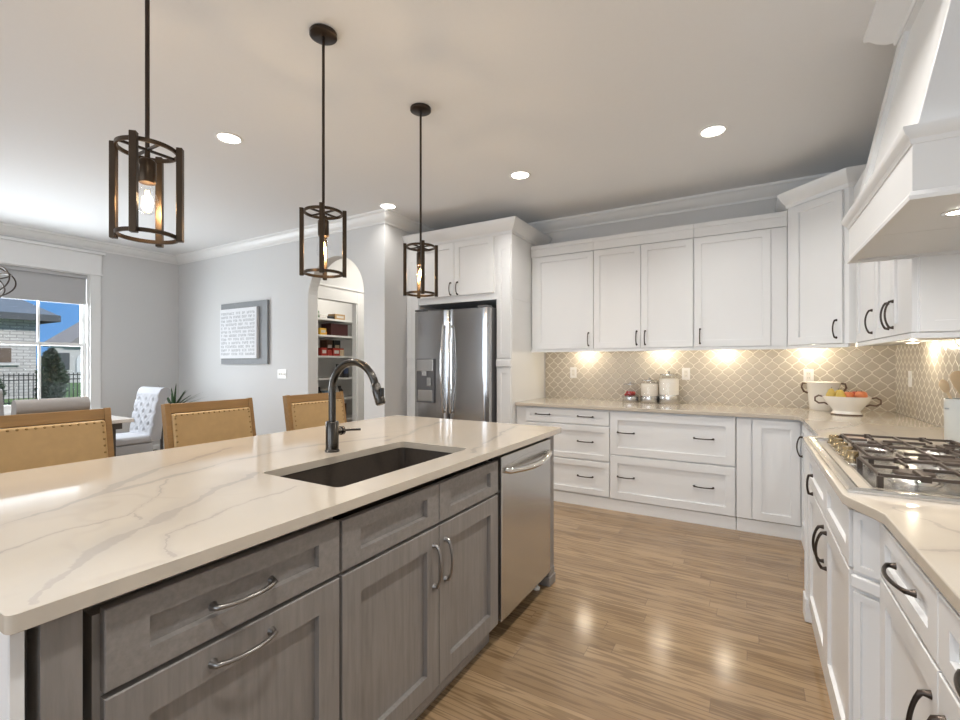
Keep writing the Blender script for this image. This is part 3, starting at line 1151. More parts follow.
def fridge_door(x0, x1, z0, z1, name):
    n = 14
    f = []
    for k in range(n + 1):
        s = k / n
        x = x0 + (x1 - x0) * s
        e = min(s, 1 - s) * (x1 - x0)
        rr2 = .022
        edge = rr2 - math.sqrt(max(0, rr2 ** 2 - max(0, rr2 - e) ** 2)) if e < rr2 else 0
        bow = .022 * (1 - (x / .46) ** 2)
        f.append((x, -.068 - bow + edge))
    for e in (.004, .010, .017):
        pass
    poly = [(x1, -.004), (x0, -.004)] + f
    m = MB().prism(poly[::1], z0, z1)
    return m.build(name, MAT['steel_fridge'], u, smooth=True, sharp=50)


dl = fridge_door(-.458, -.004, .66, 1.84, 'door')
dr = fridge_door(.004, .458, .66, 1.84, 'door')
fd = fridge_door(-.458, .458, .06, .65, 'freezer_drawer')


def bow_bar(x, z0, z1, bulge, parent, r=.013):
    n = 16
    pts = [(x, -.085, z0 + .02)]
    for k in range(n + 1):
        s = k / n
        pts.append((x, -.115 - bulge * math.sin(PI * s), z0 + (z1 - z0) * s))
    pts.append((x, -.085, z1 - .02))
    MB().tube(pts, r, 10).build('handle', MAT['chrome'], parent, smooth=True, sharp=60)


bow_bar(-.045, .80, 1.68, .035, dl)
bow_bar(.045, .80, 1.68, .035, dr)
n = 12
pts = [(-.33, -.085, .56)] + [(-.35 + .70 * k / n, -.118 - .03 * math.sin(PI * k / n), .56) for k in range(n + 1)] + [(.33, -.085, .56)]
MB().tube(pts, .013, 10).build('handle', MAT['chrome'], fd, smooth=True, sharp=60)
m = MB().box(-.395, -.165, -.105, -.07, .885, 1.345)
dp = m.build('dispenser', MAT['dkgrey'], u, bevel=.006)
MB().box(-.385, -.175, -.112, -.10, 1.215, 1.338).build('control_panel', MAT['steel_h'], dp, bevel=.004)
MB().box(-.375, -.185, -.109, -.10, .905, 1.02).build('drip_tray', MAT['steel_h'], dp, bevel=.003)
m = MB().box(-.31, -.25, -.125, -.10, 1.165, 1.215)
m.box(-.25, -.20, -.120, -.10, 1.06, 1.15)
m.build('paddle', MAT['steel_h'], dp, bevel=.004)
for x in (-.45, .33):
    MB().box(x, x + .12, -.06, .02, 1.846, 1.866).build('hinge_cover', MAT['dkgrey'], u, bevel=.004)

# ------------------------------------------------------------------ island
IX = -1.02                    # carcass front
IB = -1.90                    # carcass back
ID = IX - IB


def island_root(name, label, cat, y):
    return thing(name, label, cat, (IX, y, 0), R(90))


def island_fronts(u, w, split, handles=True):
    pass


G = 'grey_v'
u = island_root('drawer_cabinet', 'grey stained island cabinet with a shallow drawer over a deep one', 'cabinet', .360)
w = .565
m = MB().box(0, w, 0, ID, .095, .845)
m.box(0, w, .035, ID, .845, CT)
m.build('body', MAT[G], u)
MB().box(.0, w, .05, .07, 0, .093).build('toe_kick', MAT[G], u)
d = front(u, 'drawer', .012, w - .004, .705, .855, 'grey_h', st=.072, st_z=.045, rec=.017)
pull(d, .275, .775, mat='pewter', L=.14, r=.0054)
d = front(u, 'drawer', .012, w - .004, .098, .693, 'grey_v', st=.072, rec=.017)
pull(d, .275, .652, mat='pewter', L=.14, r=.0054)

u = island_root('sink_cabinet', 'grey stained island sink cabinet with two panelled doors', 'cabinet', .927)
w = .947
m = MB().box(0, w, 0, ID, .095, .62)
m.box(0, .018, 0, ID, .62, .842)
m.box(w - .018, w, 0, ID, .62, .842)
m.box(0, .018, .035, ID, .842, CT)
m.box(w - .018, w, .035, ID, .842, CT)
m.box(.018, w - .018, 0, .018, .62, .842)
m.box(.018, w - .018, ID - .018, ID, .62, CT)
m.build('body', MAT[G], u)
MB().box(0, w, .03, .05, 0, .093).build('toe_kick', MAT[G], u)
MB().box(0, w - .20, -.012, .03, .055, .092).build('base_moulding', MAT['grey_h'], u, bevel=.008)
mid = .478
for a, b in ((.004, mid - .002), (mid + .002, w - .004)):
    front(u, 'drawer_front', a, b, .705, .850, 'grey_h', st=.072, st_z=.040, rec=.017)
d = front(u, 'door', .004, mid - .002, .098, .693, 'grey_v', st=.072, rec=.017)
pull(d, mid - .035, .555, True, 'pewter', .15, r=.0054)
d = front(u, 'door', mid + .002, w - .004, .098, .693, 'grey_v', st=.072, rec=.017)
pull(d, mid + .037, .555, True, 'pewter', .15, r=.0054)

u = island_root('dishwasher', 'stainless steel dishwasher built into the island beside the end post', 'dishwasher', 1.882)
w = .616
MB().box(.004, w - .004, .02, .60, .10, CT).build('body', MAT['dkgrey'], u)
m = MB().box(.006, w - .006, -.03, .018, .098, .865)
d = m.build('door', MAT['steel'], u, bevel=.005)
n = 14
pts = [(.05, -.028, .795)] + [(.055 + (w - .11) * k / n, -.045 - .032 * math.sin(PI * k / n), .792 - .012 * math.sin(PI * k / n)) for k in range(n + 1)] + [(w - .05, -.028, .795)]
MB().tube(pts, .015, 12).build('handle', MAT['chrome'], d, smooth=True, sharp=60)
m = MB()
prof = arc(w / 2, .800, w / 2 - .055, PI, 0, 18)
m.prism_axis([(x, .795 + (z - .80) * .15) for x, z in prof], -.0315, -.028, 'y')
m.build('handle_recess', MAT['steel_h'], d)
MB().box(.02, w - .02, .07, .09, .02, .097).build('toe_kick', MAT['black'], u)
for x in (w - .05,):
    MB().lathe([(.02, 0), (.02, .01), (.008, .015), (.008, .10)], x, .04, 12).build('levelling_foot', MAT['plate'], u, smooth=True)

u = island_root('island_post', 'grey stained end post with a block foot past the dishwasher', 'post', 2.500)
MB().box(0, .085, -.012, ID, .085, CT).build('panel', MAT[G], u)
m = MB().box(-.0, .095, -.022, .08, 0, .055)
m.build('foot', MAT[G], u, bevel=.006)
MB().box(.0, .088, -.017, .07, .055, .10).build('foot_moulding', MAT[G], u, bevel=.006)
u = island_root('island_post', 'grey stained near corner post under the island counter', 'post', .268)
MB().box(.017, .072, -.020, .04, 0, CT).build('panel', MAT[G], u)
MB().box(.001, .088, .041, .12, 0, CT).build('backing', MAT[G], u)
# white panelled near end of the island
u = thing('island_end_panel', 'white panelled end of the island nearest the camera', 'panel', (-1.90, .262, 0))
MB().box(.0, .895, -.0, .005, 0, CT).build('backing', MAT['cab'], u)
MB().shaker(.0, .895, .0, CT, 0, .014, .06, .008, .09).build('panel', MAT['cab'], u, smooth=True, sharp=20)


def rounded(x0, x1, y0, y1, r, n=6):
    out = []
    for cx_, cy_, a in ((x1 - r, y1 - r, 0), (x0 + r, y1 - r, PI / 2), (x0 + r, y0 + r, PI), (x1 - r, y0 + r, 1.5 * PI)):
        out += [(cx_ + r * math.cos(a + PI / 2 * k / n), cy_ + r * math.sin(a + PI / 2 * k / n)) for k in range(n + 1)]
    return out


SX0, SX1, SY0, SY1 = -1.485, -1.095, 1.005, 1.765
bm = bmesh.new()
edges = []
for lp in (rounded(-2.262, -.972, .238, 2.630, .014, 4), rounded(SX0, SX1, SY0, SY1, .022)):
    vs = [bm.verts.new((x, y, CT + .002)) for x, y in lp]
    edges += [bm.edges.new((vs[i], vs[(i + 1) % len(vs)])) for i in range(len(vs))]
bmesh.ops.triangle_fill(bm, edges=edges, use_beauty=True)
r_ = bmesh.ops.extrude_face_region(bm, geom=bm.faces[:])
bmesh.ops.translate(bm, vec=(0, 0, .030), verts=[e for e in r_['geom'] if isinstance(e, bmesh.types.BMVert)])
m = MB()
m.bm.free()
m.bm = bm
tag(m.build('island_countertop', MAT['quartz_island'], bevel=.004), 'large white quartz island countertop with grey veins', 'countertop')

# sink: open basin with wall thickness
u = thing('kitchen_sink', 'dark brown undermount sink set into the island countertop', 'sink', ((SX0 + SX1) / 2, (SY0 + SY1) / 2, 0))
hx2, hy2 = (SX1 - SX0) / 2 + .004, (SY1 - SY0) / 2 + .004
bm = bmesh.new()
loops = []
for (e, z, r) in ((.022, .8835, .04), (0, .8835, .026), (-.003, .700, .03), (-.02, .672, .05), (-.06, .668, .05)):
    loops.append([bm.verts.new((x, y, z)) for x, y in rounded(-hx2 - e, hx2 + e, -hy2 - e, hy2 + e, r)])
outer = [[bm.verts.new((x, y, z)) for x, y in rounded(-hx2 - e, hx2 + e, -hy2 - e, hy2 + e, r)] for (e, z, r) in ((.022, .876, .04), (.008, .872, .03), (.006, .66, .04))]
N_ = len(loops[0])
chain = outer[::-1] + loops
for a, b in zip(chain[:-1], chain[1:]):
    for k in range(N_):
        bm.faces.new([a[k], a[(k + 1) % N_], b[(k + 1) % N_], b[k]])
bm.faces.new(loops[-1])
bm.faces.new(outer[-1][::-1])
m = MB()
m.bm.free()
m.bm = bm
m.build('basin', MAT['sink'], u, smooth=True, sharp=35)
MB().lathe([(.055, .668), (.055, .672), (.045, .674), (.0, .670)], 0, 0, 24, cap=False).build('drain', MAT['gunmetal'], u, smooth=True)

# faucet
u = thing('kitchen_faucet', 'dark gunmetal gooseneck pull-down faucet behind the sink', 'faucet', (-1.572, 1.405, .914))
MB().lathe([(.031, 0), (.031, .006), (.0275, .010), (.0275, .128), (.025, .132), (.017, .134)], seg=28).build('base', MAT['gunmetal'], u, smooth=True, sharp=40)
R0 = .128
zc_ = .262
pts = [(0, 0, .125), (0, 0, .18), (0, 0, .23)] + [(R0 - R0 * math.cos(a), 0, zc_ + R0 * math.sin(a)) for a in [R(162) * k / 22 for k in range(23)]]
MB().tube(pts, .0155, 16).build('spout', MAT['gunmetal'], u, smooth=True, sharp=60)
e = Vector(pts[-1])
tdir = (Vector(pts[-1]) - Vector(pts[-2])).normalized()
w1 = MB().tube([e, e + tdir * .005, e + tdir * .085, e + tdir * .09], .0185, 16, True, [.0165, .0195, .0205, .017]).build('spray_head', MAT['gunmetal'], u, smooth=True, sharp=50)
c = e + tdir * .045 + Vector((.02, 0, .008))
MB().box(c.x - .004, c.x + .006, -.009, .009, c.z - .018, c.z + .018).build('button', MAT['black'], w1, bevel=.003)
lv = MB().tube([(0, .02, .085), (0, .045, .085), (0, .046, .085), (0, .060, .085)], .019, 16, True, [.017, .017, .020, .020]).build('valve', MAT['gunmetal'], u, smooth=True, sharp=50)
MB().tube([(0, .055, .085), (.006, .10, .083), (.012, .155, .078)], .0055, 10).build('lever', MAT['gunmetal'], lv, smooth=True, sharp=60)

# ------------------------------------------------------------------ gas cooktop
KX0, KX1, KY0, KY1, KZ = .287, .815, 1.772, 2.822, .914
u = thing('gas_cooktop', 'stainless gas cooktop with dark cast iron grates set in the counter', 'cooktop', ((KX0 + KX1) / 2, (KY0 + KY1) / 2, KZ))
hx_, hy_ = (KX1 - KX0) / 2, (KY1 - KY0) / 2
m = MB()
m.sweep([(0, 0.0005), (0, .006), (-.012, .014), (-.030, .014), (-.036, .008), (-.036, .0005)], [(-hx_, hy_), (hx_, hy_), (hx_, -hy_), (-hx_, -hy_)], True)
m.build('rim', MAT['steel_h'], u, smooth=True, sharp=30)
MB().box(-hx_ + .034, hx_ - .034, -hy_ + .034, hy_ - .034, .0005, .009).build('tray', MAT['steel_h'], u)
MB().box(-hx_ + .030, -hx_ + .078, -.13, hy_ - .05, .009, .013).build('control_strip', MAT['steel_h'], u, bevel=.003)
kn = []
MAT['knob'] = plain('warm_steel_knob', (0.32, 0.25, 0.15), 0.22, 1.0, 0.1)
for k in range(5):
    y = -.055 + k * .112
    o = MB().lathe([(.026, .013), (.026, .018), (.0215, .020), (.019, .046), (.016, .050)], -hx_ + .052, y, 22).build('knob', MAT['knob'], u, smooth=True, sharp=40)
    kn.append(o)
burners = [(-.10, -.33, .055), (.13, -.33, .042), (.05, 0, .065), (.13, .33, .05), (-.06, .33, .045)]
for bx, by, br in burners:
    o = MB().lathe([(br * 1.25, .009), (br * 1.2, .016), (br, .022), (br, .030)], bx, by, 26).build('burner', MAT['steel_h'], u, smooth=True, sharp=40)
    MB().lathe([(br * .92, .030), (br * .96, .034), (br * .9, .040), (br * .4, .042)], bx, by, 26).build('burner_cap', MAT['iron'], o, smooth=True, sharp=40)


def grate(x0, x1, y0, y1):
    m = MB()
    z0, z1 = .040, .050
    b = .0055

    def bar(xa, ya, xb, yb, zz0=z0, zz1=z1, w=b):
        d = Vector((xb - xa, yb - ya, 0))
        L = d.length
        d.normalize()
        n = Vector((-d.y, d.x, 0)) * w
        vs = []
        for z, k in ((zz0, 1.0), (zz1, .7)):
            for p, q in ((Vector((xa, ya, z)), -1), (Vector((xb, yb, z)), -1)):
                vs += [p - n * k, p + n * k]
        m._new(vs, [(0, 2, 3, 1), (4, 5, 7, 6), (0, 1, 5, 4), (2, 6, 7, 3), (0, 4, 6, 2), (1, 3, 7, 5)])
    for y in (y0, y1):
        bar(x0, y, x1, y)
    for x in (x0, x1):
        bar(x, y0, x, y1)
    xm, ym = (x0 + x1) / 2, (y0 + y1) / 2
    bar(xm, y0, xm, y1)
    for fx in (.25, .75):
        x = x0 + (x1 - x0) * fx
        bar(x, y0, x, ym - .035)
        bar(x, ym + .035, x, y1)
    for a in (x0, xm):
        bar(a, ym, a + (x1 - x0) * .18, ym)
        bar(a + (x1 - x0) * .32, ym, a + (x1 - x0) * .5, ym)
    for x in (x0, x1):
        for y in (y0, y1, ):
            s = .008
            m.box(x - s, x + s, y - s, y + s, .009, .043)
    for x in (x0 + (x1 - x0) * .25, x0 + (x1 - x0) * .75):
        m.box(x - .012, x + .012, y0 - .006, y0 + .006, .034, .054)
        m.box(x - .012, x + .012, y1 - .006, y1 + .006, .034, .054)
    m.build('grate', MAT['iron'], u, bevel=.0015, seg=1)


grate(-hx_ + .055, hx_ - .055, -hy_ + .055, -.168)
grate(-hx_ + .090, hx_ - .055, -.150, .150)
grate(-hx_ + .090, hx_ - .055, .168, hy_ - .052)

# ------------------------------------------------------------------ things on the perimeter counter
Z = .914
CX = lambda u_, y: y * ((-.50603 + .86251 * (u_ - 480) / 460) / (.86251 + .50603 * (u_ - 480) / 460))


def jar(x, y, r, h, label, content, red=False):
    root = thing('canister', label, 'canister', (x, y, Z + .0005), 0, 'canisters on the back counter')
    b = h * .26
    MB().lathe([(r * .97, 0), (r, .004), (r, b), (r * .985, b + .003)], seg=32).build('metal_base', MAT['steel_h'], root, smooth=True, sharp=40)
    MB().lathe([(r * .985, b + .004), (r * .985, h * .74), (r * .93, h * .80), (r * .80, h * .845), (r * .80, h * .86)], seg=32).build('glass_body', MAT['jar_glass'], root, smooth=True, sharp=50)
    if content:
        MB().lathe([(r * .93, b + .005), (r * .945, h * .70), (r * .90, h * .765), (r * .6, h * .775)], seg=28).build('filling', content, root, smooth=True, sharp=50)
    if red:
        rnd = random.Random(4)
        m = MB()
        for k in range(26):
            a, q = rnd.uniform(0, 2 * PI), rnd.uniform(0, r * .68)
            c = (q * math.cos(a), q * math.sin(a), rnd.uniform(b + .016, b + .045))
            m.lathe([(.003, c[2] - .014), (.013, c[2] - .006), (.013, c[2] + .006), (.003, c[2] + .014)], c[0], c[1], 8)
        m.build('filling', MAT['redwrap'], root, smooth=True)
    ld = MB().lathe([(r * .84, h * .861), (r * .88, h * .865), (r * .88, h * .90), (r * .80, h * .915), (r * .25, h * .925)], seg=32).build('lid', MAT['steel_h'], root, smooth=True, sharp=40)
    MB().lathe([(.006, h * .926), (.006, h * .945), (.014, h * .965), (.014, h * .985), (.005, h)], seg=16).build('knob', MAT['chrome'], ld, smooth=True, sharp=60)
    return root


MAT['redwrap'] = plain('red_sweets', (0.42, 0.035, 0.03), .4, var=.5, scale=60)
MAT['flour'] = plain('pale_filling', (0.82, 0.78, 0.71), .8, var=.03)
MAT['sugar'] = plain('cream_filling', (0.76, 0.71, 0.63), .8, var=.05)
CY_ = 4.70
jar(CX(630.5, CY_), CY_, .076, .20, 'smallest glass canister with red sweets on the back counter', None, True)
jar(CX(649.5, CY_), CY_, .084, .245, 'middle sized glass canister between the red sweets and the tallest', MAT['sugar'])
jar(CX(669, CY_), CY_, .093, .310, 'tallest glass canister with pale filling on the back counter', MAT['flour'])

MAT['rim_brown'] = plain('brown_glazed_rim', (0.10, 0.055, 0.03), .35)


def ear(m, c, ax, r, rt):
    pass


# ceramic crock with ear handles
yy = 4.70
u = thing('ceramic_crock', 'white ceramic crock with brown edged ear handles behind the fruit bowl', 'crock', (CX(823, yy), yy, Z + .0005))
MB().lathe([(.098, 0), (.104, .006), (.116, .10), (.128, .215), (.136, .232), (.130, .236), (.118, .22), (.100, .03), (.0, .025)], seg=36, cap=False).build('body', MAT['ceramic'], u, smooth=True, sharp=60)
for s in (-1, 1):
    MB().tube([(s * .125, -.02, .225), (s * .160, -.03, .222), (s * .168, -.03, .19), (s * .150, -.028, .155), (s * .120, -.02, .140)], .009, 10).build('handle', MAT['rim_brown'], u, smooth=True)
u.scale = (.88, .88, .98)
# footed fruit bowl
yy = 4.34
u = thing('fruit_bowl', 'white footed oval bowl with looped brown edged handles beside the crock', 'bowl', (CX(846.5, yy), yy, Z + .0005), R(-20))
MB().lathe([(.112, 0), (.118, .010), (.105, .028), (.106, .040), (.135, .075), (.166, .115), (.184, .152), (.188, .160), (.181, .160), (.150, .112), (.10, .06), (.0, .05)], seg=40, sy=.78, cap=False).build('bowl', MAT['ceramic'], u, smooth=True, sharp=60)
MB().lathe([(.1155, -.0003), (.1205, .003), (.1205, .008), (.1165, .011)], seg=40, sy=.78, cap=False).build('foot_rim', MAT['rim_brown'], u, smooth=True)
for s in (-1, 1):
    MB().tube([(s * .180, 0, .150), (s * .215, 0, .158), (s * .245, 0, .140), (s * .245, 0, .110), (s * .215, 0, .090), (s * .170, 0, .095), (s * .140, 0, .080)], .008, 10).build('handle', MAT['rim_brown'], u, smooth=True)
u.scale = (.80, .80, .86)
MAT['pear'] = plain('yellow_green_fruit', (0.50, 0.36, 0.07), .4, var=.25, scale=25)
MAT['orange'] = plain('orange_red_fruit', (0.55, 0.17, 0.06), .4, var=.35, scale=18)
MAT['apple'] = plain('red_apple_skin', (0.40, 0.06, 0.035), .35, var=.4, scale=18)


def fruit(kind, dx, dy, dz, label, mat, s=1.0, rz=0.0):
    root = thing(kind, label, 'fruit', (u.location.x + dx * .8, u.location.y + dy * .8, Z + dz * .88 + .014), rz, 'fruit in the white footed bowl')
    if kind == 'pear':
        prof = [(.004, 0), (.024, .004), (.034, .022), (.032, .042), (.022, .062), (.015, .078), (.005, .085)]
    else:
        prof = [(.006, .003), (.022, .001), (.034, .018), (.037, .034), (.031, .054), (.018, .063), (.004, .058)]
    MB().lathe([(r * s, z * s) for r, z in prof], seg=18).build('flesh', MAT[mat], root, smooth=True, sharp=80)
    zt = prof[-1][1] * s
    MB().tube([(0, 0, zt - .004), (.003, 0, zt + .012)], .0016, 6).build('stem', MAT['rim_brown'], root)
    return root


fruit('pear', -.115, -.005, .108, 'yellow green pear at the left end of the fruit bowl', 'pear', 1.0)
fruit('pear', -.058, .040, .102, 'yellow pear behind the others in the fruit bowl', 'pear', .92)
fruit('pear', -.050, -.050, .100, 'yellow pear at the front of the fruit bowl', 'pear', 1.0)
fruit('apple', .010, -.010, .104, 'orange red fruit at the middle of the fruit bowl', 'orange', 1.05)
fruit('apple', .075, .030, .108, 'red apple toward the back right of the fruit bowl', 'apple', 1.05)
fruit('apple', .100, -.040, .112, 'orange fruit at the right end of the fruit bowl', 'orange', 1.05)

# utensil crock with wooden utensils
ux, uy = .903, 3.07
u = thing('utensil_crock', 'pale glazed crock of wooden utensils standing behind the cooktop', 'crock', (ux, uy, Z + .0005))
MB().lathe([(.080, 0), (.086, .006), (.088, .20), (.089, .212), (.085, .214), (.081, .20), (.079, .012), (0, .010)], seg=36, cap=False).build('pot', MAT['ceramic_blue'], u, smooth=True, sharp=60)
m = MB()
for k, a in enumerate((186, 190, 194, 198, 202)):
    x, y = .0885 * math.cos(R(a)), .0885 * math.sin(R(a))
    m.box(x - .0008, x + .0008, y - .0016, y + .0016, .163, .170)
m.build('inscription', MAT['letters'], u)


def utensil(name, label, base, top, mat, kind):
    root = thing(name, label, 'utensil', (ux, uy, Z + .014), 0, 'wooden utensils in the crock')
    b, t_ = Vector(base), Vector(top)
    d = (t_ - b).normalized()
    MB().tube([b, b + (t_ - b) * .5, t_], .0055, 10).build('handle', MAT[mat], root, smooth=True)
    if kind == 'spoon':
        m = MB().lathe([(.004, -.005), (.016, .01), (.023, .03), (.022, .048), (.012, .062), (.002, .066)], seg=18, sy=.32)
    elif kind == 'paddle':
        m = MB().lathe([(.007, -.01), (.014, .01), (.028, .045), (.034, .08), (.032, .10), (.018, .112), (.002, .115)], seg=18, sy=.15)
    else:
        m = MB().lathe([(.007, -.01), (.02, .01), (.027, .04), (.026, .075), (.014, .10), (.002, .105)], seg=18, sy=.3)
    q = Vector((0, 0, 1)).rotation_difference(d).to_matrix().to_4x4()
    m.xf(Matrix.Translation(t_ - d * .004) @ q @ Matrix.Rotation(R(30), 4, 'Z'))
    m.build('head', MAT[mat], root, smooth=True, sharp=80)


utensil('wooden_spoon', 'small pale wooden spoon leaning out of the left of the crock', (.012, .012, .004), (-.086, -.030, .235), 'spoonwood', 'spoon')
utensil('wooden_paddle', 'broad flat pale wooden paddle in the utensil crock', (.03, .035, .004), (-.022, .018, .225), 'spoonwood', 'paddle')
utensil('wooden_ladle', 'darker brown wooden ladle at the right of the utensil crock', (.045, -.02, .004), (.008, -.052, .235), 'spoonwood_dk', 'ladle')


# outlets and switches
def plate(name, label, loc, rz, gangs, kind, cat):
    root = thing(name, label, cat, loc, rz)
    w = .0235 * gangs + .012 if gangs > 1 else .036
    hgt = .058
    MB().box(-w, w, -.006, 0, -hgt, hgt).build('cover_plate', MAT['plate'], root, bevel=.003)
    for g in range(gangs):
        x = (g - (gangs - 1) / 2) * .047
        if kind == 'outlet':
            r = MB().box(x - .017, x + .017, -.009, -.006, -.034, .034).build('receptacle', MAT['ceramic'], root, bevel=.002)
            m = MB()
            for zz in (-.018, .018):
                m.box(x - .007, x - .005, -.0095, -.0088, zz - .005, zz + .005)
                m.box(x + .005, x + .007, -.0095, -.0088, zz - .005, zz + .005)
            m.build('slots', MAT['dkgrey'], r)
        else:
            MB().box(x - .006, x + .006, -.014, -.006, -.012, .012).build('toggle', MAT['ceramic'], root, bevel=.002)
    return root


yb2 = YB - .0085
plate('wall_outlet', 'white outlet on the tiles nearest the fridge', (CX(573.5, yb2), yb2, 1.195), 0, 1, 'outlet', 'outlet')
plate('wall_outlet', 'white outlet on the tiles beside the tallest canister', (CX(686, yb2), yb2, 1.195), 0, 1, 'outlet', 'outlet')
plate('wall_outlet', 'white outlet on the tiles above the ceramic crock', (CX(808.5, yb2), yb2, 1.190), 0, 1, 'outlet', 'outlet')
plate('wall_switch', 'white switch plate on the range wall tiles', (XR - .0085, 4.44, 1.185), R(-90), 1, 'switch', 'switch')
plate('light_switch', 'white three gang light switch on the dining wall beside the arch', (-4.965, YP, 1.165), 0, 3, 'switch', 'switch')

# ------------------------------------------------------------------ puck lights under the wall cabinets
for x, y, lab in ((-1.50, 4.715, 'warm puck light under the wall cabinet nearest the fridge'),
                  (-.745, 4.715, 'warm puck light under the pair of wall cabinet doors'),
                  (-.195, 4.715, 'warm puck light under the single wall cabinet left of the corner'),
                  (.455, 4.715, 'warm puck light under the tall corner cabinet'),
                  (.90, 3.95, 'warm puck light under the range side wall cabinet')):
    t = thing('puck_light', lab, 'light', (x, y, UB), 0, 'puck lights under the wall cabinets')
    MB().lathe([(.034, -.012), (.036, -.010), (.036, -.0005), (.02, -.0004)], seg=20).build('housing', MAT['plate'], t, smooth=True, sharp=40)
    MB().lathe([(.001, -.0135), (.027, -.0132), (.027, -.0122)], seg=20).build('lens', MAT['puck'], t)
    light('puck_glow', 'POINT', (0, 0, -.026), 2.6, (1.0, .87, .66), (0, 0, 0), parent=t, radius=.012)

# ------------------------------------------------------------------ recessed ceiling lights
LABS = ['recessed ceiling light left of the middle pendant', 'recessed ceiling light at the right, before the corner cabinet', 'recessed ceiling light in the middle, before the wall cabinets', 'recessed ceiling light over the wall corner by the fridge',
        'recessed ceiling light over the aisle by the gas cooktop', 'recessed ceiling light over the aisle nearest the camera', 'added unseen ceiling light above the stools behind the camera side', 'added unseen ceiling light above the far side of the dining table',
        'added unseen ceiling light near the rear windows on the kitchen side', 'added unseen ceiling light near the rear windows on the dining side']
LPOS = [(-3.155, 1.894), (-.217, 3.505), (-1.666, 3.505), (-3.141, 3.524), (-.217, 1.894), (-.217, .25), (-3.155, .25), (-5.6, 1.1), (-1.2, -1.5), (-4.2, -1.5)]  # stool, dining table and rear ones are unseen, added for more overhead light
LPOW = [17, 10, 10, 2.2, 12, 13, 14, 17, 15, 15]
for (x, y), lab, pw in zip(LPOS, LABS, LPOW):
    t = thing('recessed_light', lab, 'light', (x, y, ZC), 0, 'recessed lights in the ceiling')
    MB().lathe([(.092, -.001), (.092, -.004), (.076, -.007), (.070, -.002)], seg=32, cap=False).build('trim_ring', MAT['trim'], t, smooth=True)
    MB().lathe([(.001, -.0035), (.070, -.003), (.070, -.0015)], seg=32).build('lens', MAT['lens'], t)
    dl_ = light('downlight', 'AREA', (0, 0, -.012), pw, (1.0, .965, .92), (0, 0, 0), .14, parent=t)
    dl_.data.spread = R(130)
# hood light
t = thing('hood_light', 'round light set into the underside of the range hood', 'light', (.585, 2.06, 1.7898))
MB().lathe([(.046, -.001), (.046, -.004), (.036, -.006), (.033, -.002)], seg=28, cap=False).build('trim_ring', MAT['chrome'], t, smooth=True)
MB().lathe([(.001, -.0035), (.033, -.003), (.033, -.0015)], seg=28).build('lens', MAT['lens'], t)
light('hood_glow', 'AREA', (0, 0, -.012), 7.0, (1, .97, .94), (0, 0, 0), .06, parent=t)

# ------------------------------------------------------------------ pendants
t0 = thing('pendant_light', 'nearest bronze cage pendant light hanging at the left over the island', 'pendant lamp', (-1.752, .770, ZC), 0, 'pendant lights over the island')
zt, zb_ = 2.018 - ZC, 1.728 - ZC
MB().lathe([(.058, -.022), (.064, -.018), (.064, -.003), (.058, -.0005)], seg=32).build('canopy', MAT['bronze'], t0, smooth=True, sharp=40)
MB().tube([(0, 0, -.02), (0, 0, zt + .0)], .0068, 12).build('stem', MAT['bronze'], t0, smooth=True, sharp=60)
for nm, z in (('top_ring', zt), ('bottom_ring', zb_)):
    MB().lathe([(.0825, z - .0065), (.089, z - .0065), (.089, z + .0065), (.0825, z + .0065), (.0825, z - .0065)], seg=40, cap=False).build(nm, MAT['brass'], t0, smooth=True, sharp=40)
m = MB()
m.box(-.0825, .0825, -.0035, .0035, zt - .004, zt + .004)
m.box(-.0035, .0035, -.0825, .0825, zt - .0042, zt + .0038)
m.xf(Matrix.Rotation(R(0), 4, 'Z'))
m.build('cross_spokes', MAT['bronze'], t0)
for k in range(4):
    m = MB().box(.088, .107, -.0105, .0105, zb_ - .014, zt + .016)
    m.xf(Matrix.Rotation(R(45 + 90 * k), 4, 'Z')).build('cage_bar', MAT['brass'], t0, bevel=.0015, seg=1)
MB().lathe([(.0235, zt - .112), (.0255, zt - .108), (.0255, zt - .040), (.019, zt - .032), (.008, zt - .028), (.008, zt)], seg=24).build('lamp_socket', MAT['brass'], t0, smooth=True, sharp=40)
bl = MB().lathe([(.013, zt - .116), (.018, zt - .130), (.029, zt - .160), (.032, zt - .180), (.027, zt - .203), (.012, zt - .216), (.001, zt - .218)][::-1], seg=24, cap=False).build('bulb', MAT['glass'], t0, smooth=True)
m = MB()
for a in range(4):
    x, y = .010 * math.cos(a * PI / 2 + .4), .010 * math.sin(a * PI / 2 + .4)
    m.tube([(x * .5, y * .5, zt - .138), (x, y, zt - .195)], .0016, 6)
m.build('filament', MAT['filament'], bl)
light('pendant_glow', 'POINT', (0, 0, zt - .168), 6.5, (1.0, .72, .42), parent=t0, radius=.02)
dup(t0, (-1.76, 1.519, ZC), label='middle bronze cage pendant light over the sink and faucet')
dup(t0, (-1.76, 2.273, ZC), label='farthest bronze cage pendant light hanging in front of the fridge cabinet')

